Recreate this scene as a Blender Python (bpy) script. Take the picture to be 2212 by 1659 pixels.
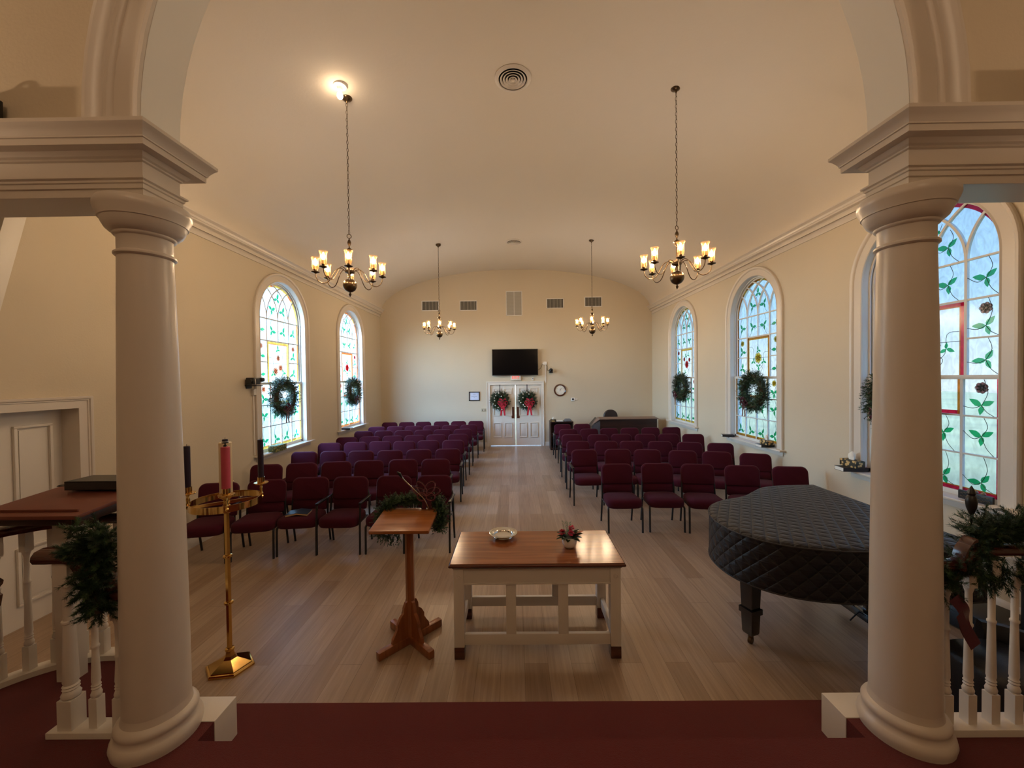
import bpy, bmesh, math, random
from mathutils import Vector, Matrix
PI = math.pi
R = math.radians
rnd = random.Random(11)
for o in list(bpy.data.objects): bpy.data.objects.remove(o)
S = bpy.context.scene
COL = S.collection

# ------------------------------------------------------------------ camera
CAMX, CAMH, FPX = -0.05, 2.20, 840.0
cam_d = bpy.data.cameras.new('camera'); cam = bpy.data.objects.new('camera', cam_d); COL.objects.link(cam)
cam_d.sensor_fit = 'HORIZONTAL'; cam_d.sensor_width = 36.0
cam_d.lens = FPX * 36.0 / 2212.0
cam_d.clip_start = 0.05
yaw = math.atan((1112 - 1106) / FPX); pitch = math.atan((829.5 - 816.5) / FPX)
cam.matrix_world = (Matrix.Translation((CAMX, 0, CAMH)) @ Matrix.Rotation(yaw, 4, 'Z') @
                    Matrix.Rotation(PI / 2 - pitch, 4, 'X') @ Matrix.Rotation(-0.012, 4, 'Z'))
S.camera = cam

# ------------------------------------------------------------------ view
vs = S.view_settings
vs.view_transform = 'Standard'; vs.look = 'None'; vs.gamma = 1.0; vs.exposure = 0.0
vs.use_curve_mapping = False

# ------------------------------------------------------------------ sky
W = bpy.data.worlds.new('sky'); S.world = W; W.use_nodes = True
nt = W.node_tree; nt.nodes.clear()
def wn(t, **k):
    n = nt.nodes.new(t)
    for a, b in k.items(): setattr(n, a, b)
    return n
out = wn('ShaderNodeOutputWorld'); bg = wn('ShaderNodeBackground')
tc = wn('ShaderNodeTexCoord'); sep = wn('ShaderNodeSeparateXYZ')
nt.links.new(tc.outputs['Generated'], sep.inputs[0])
rz = wn('ShaderNodeValToRGB')                      # haze at the horizon to blue overhead
e = rz.color_ramp.elements
e[0].position = 0.0; e[0].color = (0.93, 0.97, 1.0, 1)
e[1].position = 0.55; e[1].color = (0.20, 0.42, 0.88, 1)
m_ = e.new(0.12); m_.color = (0.52, 0.76, 1.0, 1)
nt.links.new(sep.outputs['Z'], rz.inputs[0])
# the sun stands to the south-west, behind the camera: that part of the sky is far brighter
dt = wn('ShaderNodeVectorMath', operation='DOT_PRODUCT'); dt.inputs[1].default_value = Vector((-0.86, -0.48, 0.17)).normalized()
nt.links.new(tc.outputs['Generated'], dt.inputs[0])
SKY_E, SKY_W, SKY_S = 1.25, 2.7, 44.0
m1_ = wn('ShaderNodeMapRange'); m2_ = wn('ShaderNodeMapRange', interpolation_type='SMOOTHSTEP'); mr = wn('ShaderNodeMath', operation='ADD')
for q, v in ((m1_, (-0.85, -0.05, SKY_E, SKY_W)), (m2_, (0.1, 0.95, 0.0, SKY_S))):
    for k_, n_ in enumerate(('From Min', 'From Max', 'To Min', 'To Max')): q.inputs[n_].default_value = v[k_]
    nt.links.new(dt.outputs['Value'], q.inputs['Value'])
nt.links.new(m1_.outputs[0], mr.inputs[0]); nt.links.new(m2_.outputs[0], mr.inputs[1])
nt.links.new(rz.outputs[0], bg.inputs['Color']); nt.links.new(mr.outputs[0], bg.inputs['Strength'])
nt.links.new(bg.outputs[0], out.inputs[0])
try: W.cycles.sampling_method = 'AUTOMATIC'
except Exception: pass

# portals: guide the daylight through the five nave windows
def portal(x, y, rz_):
    l = bpy.data.lights.new('window_portal', 'AREA'); l.shape = 'RECTANGLE'; l.size = 1.5; l.size_y = 3.2
    l.cycles.is_portal = True
    o = bpy.data.objects.new('window_portal', l); COL.objects.link(o)
    o.location = (x, y, 2.55); o.rotation_euler = (PI / 2, 0, rz_)
for y in (4.27, 7.27, 10.27): portal(4.64, y, -PI / 2 + PI)
for y in (7.27, 10.27): portal(-4.64, y, PI / 2 + PI)

# the chancel's own lamps (behind and above the camera)
def lamp(name, loc, power, col, size=0.12, spot=None, rot=None):
    l = bpy.data.lights.new(name, 'SPOT' if spot else 'POINT')
    l.energy = power; l.color = col; l.shadow_soft_size = size
    if spot: l.spot_size = spot; l.spot_blend = 0.6
    o = bpy.data.objects.new(name, l); COL.objects.link(o); o.location = loc
    if rot: o.rotation_euler = rot
    return o
WARM = (1.0, 0.69, 0.44)
lamp('chancel_lamp', (-1.3, -0.9, 4.6), 36, WARM, 0.15)
lamp('chancel_lamp', (1.3, -0.9, 4.6), 30, WARM, 0.15)
def aim(a, b): return (Vector(b) - Vector(a)).to_track_quat('-Z', 'Y').to_euler()
lamp('wall_washer', (-4.0, 1.3, 3.1), 75, WARM, 0.03, R(50), aim((-4.0, 1.3, 3.1), (-2.3, 1.82, 3.9)))
lamp('wall_washer', (4.0, 1.3, 3.1), 65, WARM, 0.03, R(50), aim((4.0, 1.3, 3.1), (2.3, 1.82, 3.9)))
lamp('chancel_lamp', (-3.1, 0.6, 5.0), 3, WARM, 0.1)

BULB_E = 450.0

# ================================================================== helpers
MATS = {}
def mat(name, col, rough=0.5, metal=0.0, bump=None, var=None, emis=None, spec=0.5, sheen=0.0, coat=0.0):
    """procedural principled material; bump=(scale,strength,distance) noise; var=(scale,amount) colour noise"""
    if name in MATS: return MATS[name]
    m = bpy.data.materials.new(name); m.use_nodes = True
    n = m.node_tree; b = n.nodes['Principled BSDF']
    b.inputs['Base Color'].default_value = (*col, 1); b.inputs['Roughness'].default_value = rough
    b.inputs['Metallic'].default_value = metal; b.inputs['Specular IOR Level'].default_value = spec
    if sheen: b.inputs['Sheen Weight'].default_value = sheen; b.inputs['Sheen Roughness'].default_value = 0.5
    if coat: b.inputs['Coat Weight'].default_value = coat; b.inputs['Coat Roughness'].default_value = 0.08
    t = n.nodes.new('ShaderNodeTexCoord')
    if var:
        no = n.nodes.new('ShaderNodeTexNoise'); no.inputs['Scale'].default_value = var[0]; no.inputs['Detail'].default_value = 3
        n.links.new(t.outputs['Object'], no.inputs['Vector'])
        mx = n.nodes.new('ShaderNodeMix'); mx.data_type = 'RGBA'
        a = var[1]
        mx.inputs[6].default_value = (*[c * (1 - a) for c in col], 1); mx.inputs[7].default_value = (*[min(1, c * (1 + a)) for c in col], 1)
        n.links.new(no.outputs['Fac'], mx.inputs[0]); n.links.new(mx.outputs[2], b.inputs['Base Color'])
    if bump:
        no = n.nodes.new('ShaderNodeTexNoise'); no.inputs['Scale'].default_value = bump[0]; no.inputs['Detail'].default_value = 3
        n.links.new(t.outputs['Object'], no.inputs['Vector'])
        bp = n.nodes.new('ShaderNodeBump'); bp.inputs['Strength'].default_value = bump[1]; bp.inputs['Distance'].default_value = bump[2]
        n.links.new(no.outputs['Fac'], bp.inputs['Height']); n.links.new(bp.outputs[0], b.inputs['Normal'])
    if emis:
        b.inputs['Emission Color'].default_value = (*emis[0], 1); b.inputs['Emission Strength'].default_value = emis[1]
    MATS[name] = m
    return m

def grain_mat(name, c1, c2, axis='Y', scale=1.0, rough=0.35, coat=0.0, bumpy=0.0):
    m = bpy.data.materials.new(name); m.use_nodes = True; n = m.node_tree; b = n.nodes['Principled BSDF']
    t = n.nodes.new('ShaderNodeTexCoord'); mp = n.nodes.new('ShaderNodeMapping')
    s = {'X': (1.5, 22, 22), 'Y': (22, 1.5, 22), 'Z': (22, 22, 1.5)}[axis]
    mp.inputs['Scale'].default_value = [v * scale for v in s]
    no = n.nodes.new('ShaderNodeTexNoise'); no.inputs['Scale'].default_value = 1.0; no.inputs['Detail'].default_value = 6
    no.inputs['Distortion'].default_value = 0.6
    cr = n.nodes.new('ShaderNodeValToRGB')
    cr.color_ramp.elements[0].position = 0.32; cr.color_ramp.elements[0].color = (*c1, 1)
    cr.color_ramp.elements[1].position = 0.68; cr.color_ramp.elements[1].color = (*c2, 1)
    n.links.new(t.outputs['Object'], mp.inputs[0]); n.links.new(mp.outputs[0], no.inputs['Vector'])
    n.links.new(no.outputs['Fac'], cr.inputs[0]); n.links.new(cr.outputs[0], b.inputs['Base Color'])
    b.inputs['Roughness'].default_value = rough
    if coat: b.inputs['Coat Weight'].default_value = coat; b.inputs['Coat Roughness'].default_value = 0.12
    MATS[name] = m
    return m

M_WALL = mat('cream_plaster', (0.61, 0.53, 0.405), 0.75, bump=(60, 0.12, 0.01), var=(1.2, 0.03), spec=0.25)
M_CEIL = mat('ceiling_plaster', (0.685, 0.62, 0.53), 0.8, bump=(30, 0.12, 0.01), var=(0.8, 0.02), spec=0.2)
M_TRIM = mat('white_gloss_paint', (0.66, 0.60, 0.53), 0.32, bump=(25, 0.06, 0.004), spec=0.5)
M_WHITE = mat('white_paint', (0.72, 0.68, 0.62), 0.42, bump=(40, 0.06, 0.004))
M_SASH = mat('sash_paint', (0.66, 0.66, 0.64), 0.45)
M_SOFF = mat('arch_soffit_paint', (0.78, 0.775, 0.74), 0.55, bump=(30, 0.06, 0.004))
M_CARPET = mat('red_carpet', (0.155, 0.013, 0.016), 0.95, bump=(420, 0.9, 0.01), var=(260, 0.35), spec=0.1, sheen=0.15)
M_FAB = mat('burgundy_fabric', (0.066, 0.009, 0.021), 0.92, bump=(380, 0.5, 0.004), var=(300, 0.25), spec=0.10, sheen=0.05)
M_PIPE = mat('burgundy_piping', (0.12, 0.022, 0.042), 0.8, spec=0.2, sheen=0.3)
M_BLK = mat('black_powder_coat', (0.012, 0.012, 0.014), 0.42, bump=(200, 0.1, 0.002))
M_BLKP = mat('black_plastic', (0.012, 0.012, 0.013), 0.35, var=(50, 0.2))
M_SCREEN = mat('dark_glass_screen', (0.002, 0.002, 0.003), 0.2, var=(3, 0.1), spec=0.12)
M_BRASS = mat('polished_brass', (0.72, 0.46, 0.15), 0.13, 1.0, bump=(6, 0.03, 0.01), var=(8, 0.06))
M_ABRASS = mat('antique_brass', (0.10, 0.065, 0.035), 0.28, 0.9, var=(20, 0.25))
M_SILVER = mat('polished_silver', (0.72, 0.70, 0.67), 0.12, 1.0, var=(20, 0.05))
M_SOCK = mat('ivory_candle_sleeve', (0.62, 0.42, 0.22), 0.5, var=(30, 0.05))
M_MAHO = grain_mat('mahogany', (0.045, 0.010, 0.006), (0.10, 0.026, 0.014), 'X', 1.0, 0.25, 0.5)
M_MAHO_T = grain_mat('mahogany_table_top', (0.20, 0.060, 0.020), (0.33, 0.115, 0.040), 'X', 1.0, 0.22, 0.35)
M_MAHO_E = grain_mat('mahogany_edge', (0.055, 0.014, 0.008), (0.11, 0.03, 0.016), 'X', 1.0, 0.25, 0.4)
M_OAK = grain_mat('stained_oak', (0.20, 0.060, 0.018), (0.34, 0.115, 0.036), 'Z', 1.0, 0.3, 0.3)
M_OAKT = grain_mat('stained_oak_board', (0.26, 0.085, 0.022), (0.40, 0.145, 0.04), 'X', 0.8, 0.25, 0.3)
M_DWOOD = grain_mat('dark_walnut', (0.020, 0.009, 0.007), (0.045, 0.018, 0.013), 'X', 1.0, 0.35)
M_DTOP = grain_mat('walnut_top', (0.16, 0.09, 0.065), (0.22, 0.13, 0.095), 'X', 1.0, 0.35)
M_FIR = mat('fir_needles', (0.018, 0.048, 0.022), 0.55, var=(40, 0.6))
M_FIR2 = mat('fir_needles_light', (0.045, 0.095, 0.035), 0.55, var=(40, 0.5))
M_TWIG = mat('brown_twig', (0.05, 0.03, 0.015), 0.8, var=(30, 0.3))
M_RIB = mat('burgundy_ribbon', (0.075, 0.007, 0.022), 0.4, var=(30, 0.3), sheen=0.3)
M_RIBR = mat('red_ribbon', (0.50, 0.012, 0.035), 0.4, var=(30, 0.2), sheen=0.3)
M_RIBP = mat('pink_edge_ribbon', (0.42, 0.12, 0.16), 0.5, var=(30, 0.3))
M_PINK = mat('pink_wax', (0.62, 0.09, 0.14), 0.4, var=(15, 0.08))
M_PURP = mat('dark_purple_wax', (0.022, 0.014, 0.035), 0.35, var=(15, 0.2))
M_WAX = mat('ivory_wax', (0.75, 0.62, 0.40), 0.4, var=(10, 0.06))
M_CERAM = mat('white_ceramic', (0.78, 0.77, 0.76), 0.18, var=(10, 0.03))
M_PAPER = mat('paper', (0.80, 0.78, 0.72), 0.8, var=(20, 0.04))
M_PAGE = mat('page_edges', (0.62, 0.47, 0.25), 0.8, var=(90, 0.12))
M_BOOK = mat('black_book_cloth', (0.012, 0.012, 0.015), 0.45, bump=(200, 0.2, 0.002))
M_LEATH = mat('black_leather', (0.014, 0.014, 0.017), 0.38, bump=(120, 0.3, 0.003))
M_LEATHB = mat('brown_leather_pad', (0.165, 0.045, 0.028), 0.55, bump=(90, 0.15, 0.003), var=(6, 0.12))
M_REDF = mat('crimson_petals', (0.42, 0.015, 0.035), 0.6, var=(60, 0.5))
M_PINKF = mat('pink_carnation', (0.62, 0.05, 0.12), 0.6, var=(80, 0.5))
M_DLEAF = mat('dark_green_leaf', (0.02, 0.05, 0.022), 0.4, var=(30, 0.4))
M_SLEAF = mat('sage_leaf', (0.16, 0.20, 0.12), 0.6, var=(30, 0.3))
M_VENT = mat('vent_slats', (0.36, 0.34, 0.30), 0.5, var=(20, 0.1))
M_VOID = mat('dark_duct', (0.006, 0.006, 0.006), 0.9, var=(5, 0.1))
M_LAWN = mat('lawn_grass', (0.22, 0.135, 0.045), 0.9, var=(0.6, 0.4), bump=(30, 0.5, 0.02))
M_PATT = None

def patterned(name, c1, c2, scale):
    m = bpy.data.materials.new(name); m.use_nodes = True; n = m.node_tree; b = n.nodes['Principled BSDF']
    t = n.nodes.new('ShaderNodeTexCoord'); v = n.nodes.new('ShaderNodeTexVoronoi'); v.inputs['Scale'].default_value = scale
    cr = n.nodes.new('ShaderNodeValToRGB'); cr.color_ramp.elements[0].position = 0.35; cr.color_ramp.elements[1].position = 0.5
    cr.color_ramp.elements[0].color = (*c1, 1); cr.color_ramp.elements[1].color = (*c2, 1)
    n.links.new(t.outputs['Object'], v.inputs['Vector']); n.links.new(v.outputs['Distance'], cr.inputs[0])
    n.links.new(cr.outputs[0], b.inputs['Base Color']); b.inputs['Roughness'].default_value = 0.6
    return m
M_TISS = patterned('floral_tissue_box', (0.62, 0.42, 0.16), (0.03, 0.025, 0.012), 22)
M_TISSG = patterned('green_gold_tissue_box', (0.30, 0.27, 0.08), (0.05, 0.08, 0.03), 30)

# floor planks running down the nave
def plank_material():
    m = bpy.data.materials.new('oak_plank_floor'); m.use_nodes = True; n = m.node_tree; b = n.nodes['Principled BSDF']
    t = n.nodes.new('ShaderNodeTexCoord'); mp = n.nodes.new('ShaderNodeMapping')
    mp.inputs['Rotation'].default_value = (0, 0, PI / 2)
    br = n.nodes.new('ShaderNodeTexBrick'); br.offset = 0.37; br.offset_frequency = 2
    br.inputs['Scale'].default_value = 1.0; br.inputs['Brick Width'].default_value = 1.25; br.inputs['Row Height'].default_value = 0.18
    br.inputs['Mortar Size'].default_value = 0.0012; br.inputs['Mortar Smooth'].default_value = 0.3
    br.inputs['Color1'].default_value = (0.0, 0.0, 0.0, 1); br.inputs['Color2'].default_value = (1, 1, 1, 1)
    br.inputs['Mortar'].default_value = (0.2, 0.2, 0.2, 1)
    n.links.new(t.outputs['Object'], mp.inputs[0]); n.links.new(mp.outputs[0], br.inputs['Vector'])
    cr = n.nodes.new('ShaderNodeValToRGB')
    cr.color_ramp.elements[0].color = (0.34, 0.232, 0.152, 1); cr.color_ramp.elements[1].color = (0.46, 0.345, 0.248, 1)
    n.links.new(br.outputs['Color'], cr.inputs[0])
    mg = n.nodes.new('ShaderNodeMapping'); mg.inputs['Scale'].default_value = (38, 1.6, 1)
    no = n.nodes.new('ShaderNodeTexNoise'); no.inputs['Scale'].default_value = 1; no.inputs['Detail'].default_value = 7; no.inputs['Distortion'].default_value = 1.0
    n.links.new(t.outputs['Object'], mg.inputs[0]); n.links.new(mg.outputs[0], no.inputs['Vector'])
    gr = n.nodes.new('ShaderNodeValToRGB'); gr.color_ramp.elements[0].position = 0.3; gr.color_ramp.elements[1].position = 0.75
    gr.color_ramp.elements[0].color = (0.80, 0.78, 0.76, 1); gr.color_ramp.elements[1].color = (1.1, 1.1, 1.1, 1)
    n.links.new(no.outputs['Fac'], gr.inputs[0])
    mu = n.nodes.new('ShaderNodeMix'); mu.data_type = 'RGBA'; mu.blend_type = 'MULTIPLY'; mu.inputs[0].default_value = 1
    n.links.new(cr.outputs[0], mu.inputs[6]); n.links.new(gr.outputs[0], mu.inputs[7])
    m2 = n.nodes.new('ShaderNodeMix'); m2.data_type = 'RGBA'; m2.blend_type = 'MIX'
    n.links.new(br.outputs['Fac'], m2.inputs[0]); n.links.new(mu.outputs[2], m2.inputs[6]); m2.inputs[7].default_value = (0.13, 0.085, 0.055, 1)
    n.links.new(m2.outputs[2], b.inputs['Base Color'])
    bp = n.nodes.new('ShaderNodeBump'); bp.inputs['Strength'].default_value = 0.08; bp.inputs['Distance'].default_value = 0.002
    n.links.new(no.outputs['Fac'], bp.inputs['Height']); n.links.new(bp.outputs[0], b.inputs['Normal'])
    b.inputs['Roughness'].default_value = 0.33; b.inputs['Specular IOR Level'].default_value = 0.55
    return m
M_FLOOR = plank_material()

def quilt_material():
    m = bpy.data.materials.new('quilted_cover'); m.use_nodes = True; n = m.node_tree; b = n.nodes['Principled BSDF']
    t = n.nodes.new('ShaderNodeUVMap'); t.uv_map = 'UVMap'
    sp = n.nodes.new('ShaderNodeSeparateXYZ'); n.links.new(t.outputs[0], sp.inputs[0])
    def mth(op, a=None, b_=None, va=None, vb=None):
        q = n.nodes.new('ShaderNodeMath'); q.operation = op
        if a is not None: n.links.new(a, q.inputs[0])
        elif va is not None: q.inputs[0].default_value = va
        if b_ is not None: n.links.new(b_, q.inputs[1])
        elif vb is not None: q.inputs[1].default_value = vb
        return q.outputs[0]
    s = mth('ADD', sp.outputs[0], sp.outputs[1]); d = mth('SUBTRACT', sp.outputs[0], sp.outputs[1])
    k = PI / 0.118
    a = mth('ABSOLUTE', mth('SINE', mth('MULTIPLY', s, None, vb=k))); c = mth('ABSOLUTE', mth('SINE', mth('MULTIPLY', d, None, vb=k)))
    puff = mth('POWER', mth('MINIMUM', a, c), None, vb=0.45)
    no = n.nodes.new('ShaderNodeTexNoise'); no.inputs['Scale'].default_value = 40; no.inputs['Detail'].default_value = 2
    mp = n.nodes.new('ShaderNodeMapping'); mp.inputs['Scale'].default_value = (0.35, 1.4, 1)
    n.links.new(t.outputs[0], mp.inputs[0]); n.links.new(mp.outputs[0], no.inputs['Vector'])
    h = mth('ADD', puff, mth('MULTIPLY', no.outputs['Fac'], None, vb=0.45))
    bp = n.nodes.new('ShaderNodeBump'); bp.inputs['Strength'].default_value = 0.9; bp.inputs['Distance'].default_value = 0.014
    n.links.new(h, bp.inputs['Height']); n.links.new(bp.outputs[0], b.inputs['Normal'])
    cr = n.nodes.new('ShaderNodeValToRGB'); cr.color_ramp.elements[0].position = 0.05; cr.color_ramp.elements[1].position = 0.35
    cr.color_ramp.elements[0].color = (0.003, 0.003, 0.004, 1); cr.color_ramp.elements[1].color = (0.011, 0.010, 0.014, 1)
    n.links.new(puff, cr.inputs[0]); n.links.new(cr.outputs[0], b.inputs['Base Color'])
    b.inputs['Roughness'].default_value = 0.5; b.inputs['Sheen Weight'].default_value = 0.05; b.inputs['Specular IOR Level'].default_value = 0.35
    return m
M_QUILT = quilt_material()

def glass(name, col, transl=0.35, tex=0.0, scale=14):
    """thin stained glass: part clear, part milky, a little gloss"""
    m = bpy.data.materials.new(name); m.use_nodes = True; n = m.node_tree; n.nodes.clear()
    o = n.nodes.new('ShaderNodeOutputMaterial'); tr = n.nodes.new('ShaderNodeBsdfTransparent'); tl = n.nodes.new('ShaderNodeBsdfTranslucent')
    gl = n.nodes.new('ShaderNodeBsdfGlossy'); gl.inputs['Roughness'].default_value = 0.15
    m1 = n.nodes.new('ShaderNodeMixShader'); m2 = n.nodes.new('ShaderNodeMixShader'); m1.inputs[0].default_value = transl; m2.inputs[0].default_value = 0.05
    n.links.new(tr.outputs[0], m1.inputs[1]); n.links.new(tl.outputs[0], m1.inputs[2]); n.links.new(m1.outputs[0], m2.inputs[1]); n.links.new(gl.outputs[0], m2.inputs[2])
    n.links.new(m2.outputs[0], o.inputs[0])
    if tex:
        t = n.nodes.new('ShaderNodeTexCoord'); mp = n.nodes.new('ShaderNodeMapping'); mp.inputs['Scale'].default_value = (1, 1, 0.45)
        no = n.nodes.new('ShaderNodeTexNoise'); no.inputs['Scale'].default_value = scale; no.inputs['Detail'].default_value = 5; no.inputs['Distortion'].default_value = 1.5
        cr = n.nodes.new('ShaderNodeValToRGB'); cr.color_ramp.elements[0].position = 0.35; cr.color_ramp.elements[1].position = 0.65
        cr.color_ramp.elements[0].color = (*[c * (1 - tex) for c in col], 1); cr.color_ramp.elements[1].color = (*col, 1)
        n.links.new(t.outputs['Object'], mp.inputs[0]); n.links.new(mp.outputs[0], no.inputs['Vector']); n.links.new(no.outputs['Fac'], cr.inputs[0])
        n.links.new(cr.outputs[0], tr.inputs[0]); n.links.new(cr.outputs[0], tl.inputs[0])
    else:
        tr.inputs[0].default_value = (*col, 1); tl.inputs[0].default_value = (*col, 1)
    MATS[name] = m
    return m
G_CLEAR = glass('pale_cathedral_glass', (0.78, 0.93, 0.98), 0.05, 0.22)
G_GREEN = glass('green_leaf_glass', (0.02, 0.38, 0.15), 0.05)
G_AMBER = glass('amber_glass', (0.62, 0.20, 0.03), 0.05, 0.35, 20)
G_GOLD = glass('gold_glass', (0.85, 0.48, 0.08), 0.05, 0.3, 20)
G_RED = glass('ruby_glass', (0.62, 0.015, 0.05), 0.05, 0.3, 20)
G_ORNG = glass('orange_glass', (0.80, 0.17, 0.04), 0.05, 0.3, 20)
G_PLUM = glass('plum_rose_glass', (0.16, 0.05, 0.05), 0.05, 0.3, 40)
G_YELL = glass('yellow_rose_glass', (0.80, 0.62, 0.12), 0.05, 0.3, 40)
G_PEACH = glass('peach_rose_glass', (0.85, 0.45, 0.30), 0.05, 0.3, 40)
G_SCAR = glass('scarlet_flower_glass', (0.75, 0.03, 0.05), 0.05, 0.3, 40)
M_LEAD = mat('lead_came', (0.05, 0.055, 0.05), 0.5, 0.3, var=(50, 0.2))
# chandelier shade: thin clear glass
def shade_mat():
    m = bpy.data.materials.new('clear_amber_shade'); m.use_nodes = True; n = m.node_tree; n.nodes.clear()
    o = n.nodes.new('ShaderNodeOutputMaterial'); tr = n.nodes.new('ShaderNodeBsdfTransparent'); tr.inputs[0].default_value = (0.95, 0.86, 0.68, 1)
    tl = n.nodes.new('ShaderNodeBsdfTranslucent'); tl.inputs[0].default_value = (1, 0.52, 0.18, 1)
    gl = n.nodes.new('ShaderNodeBsdfGlossy'); gl.inputs['Roughness'].default_value = 0.2; gl.inputs[0].default_value = (1, .7, .4, 1)
    lw = n.nodes.new('ShaderNodeLayerWeight'); lw.inputs[0].default_value = 0.3
    mu = n.nodes.new('ShaderNodeMath'); mu.operation = 'MULTIPLY_ADD'; mu.inputs[1].default_value = 0.20; mu.inputs[2].default_value = 0.016
    n.links.new(lw.outputs['Facing'], mu.inputs[0])
    m1 = n.nodes.new('ShaderNodeMixShader'); m1.inputs[0].default_value = 0.12
    n.links.new(tl.outputs[0], m1.inputs[1]); n.links.new(gl.outputs[0], m1.inputs[2])
    m2 = n.nodes.new('ShaderNodeMixShader'); n.links.new(mu.outputs[0], m2.inputs[0])
    n.links.new(tr.outputs[0], m2.inputs[1]); n.links.new(m1.outputs[0], m2.inputs[2]); n.links.new(m2.outputs[0], o.inputs[0])
    return m
M_SHADE = shade_mat()
M_BULB = mat('lit_bulb', (1, 0.8, 0.5), 0.5, emis=((1.0, 0.765, 0.57), BULB_E))
M_BULBC = mat('lit_ceiling_bulb', (1, 0.8, 0.5), 0.5, emis=((1.0, 0.74, 0.48), 60.0))
M_EXIT = mat('lit_exit_letters', (0.9, 0.05, 0.03), 0.5, emis=((1.0, 0.10, 0.06), 1.0))

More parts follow.
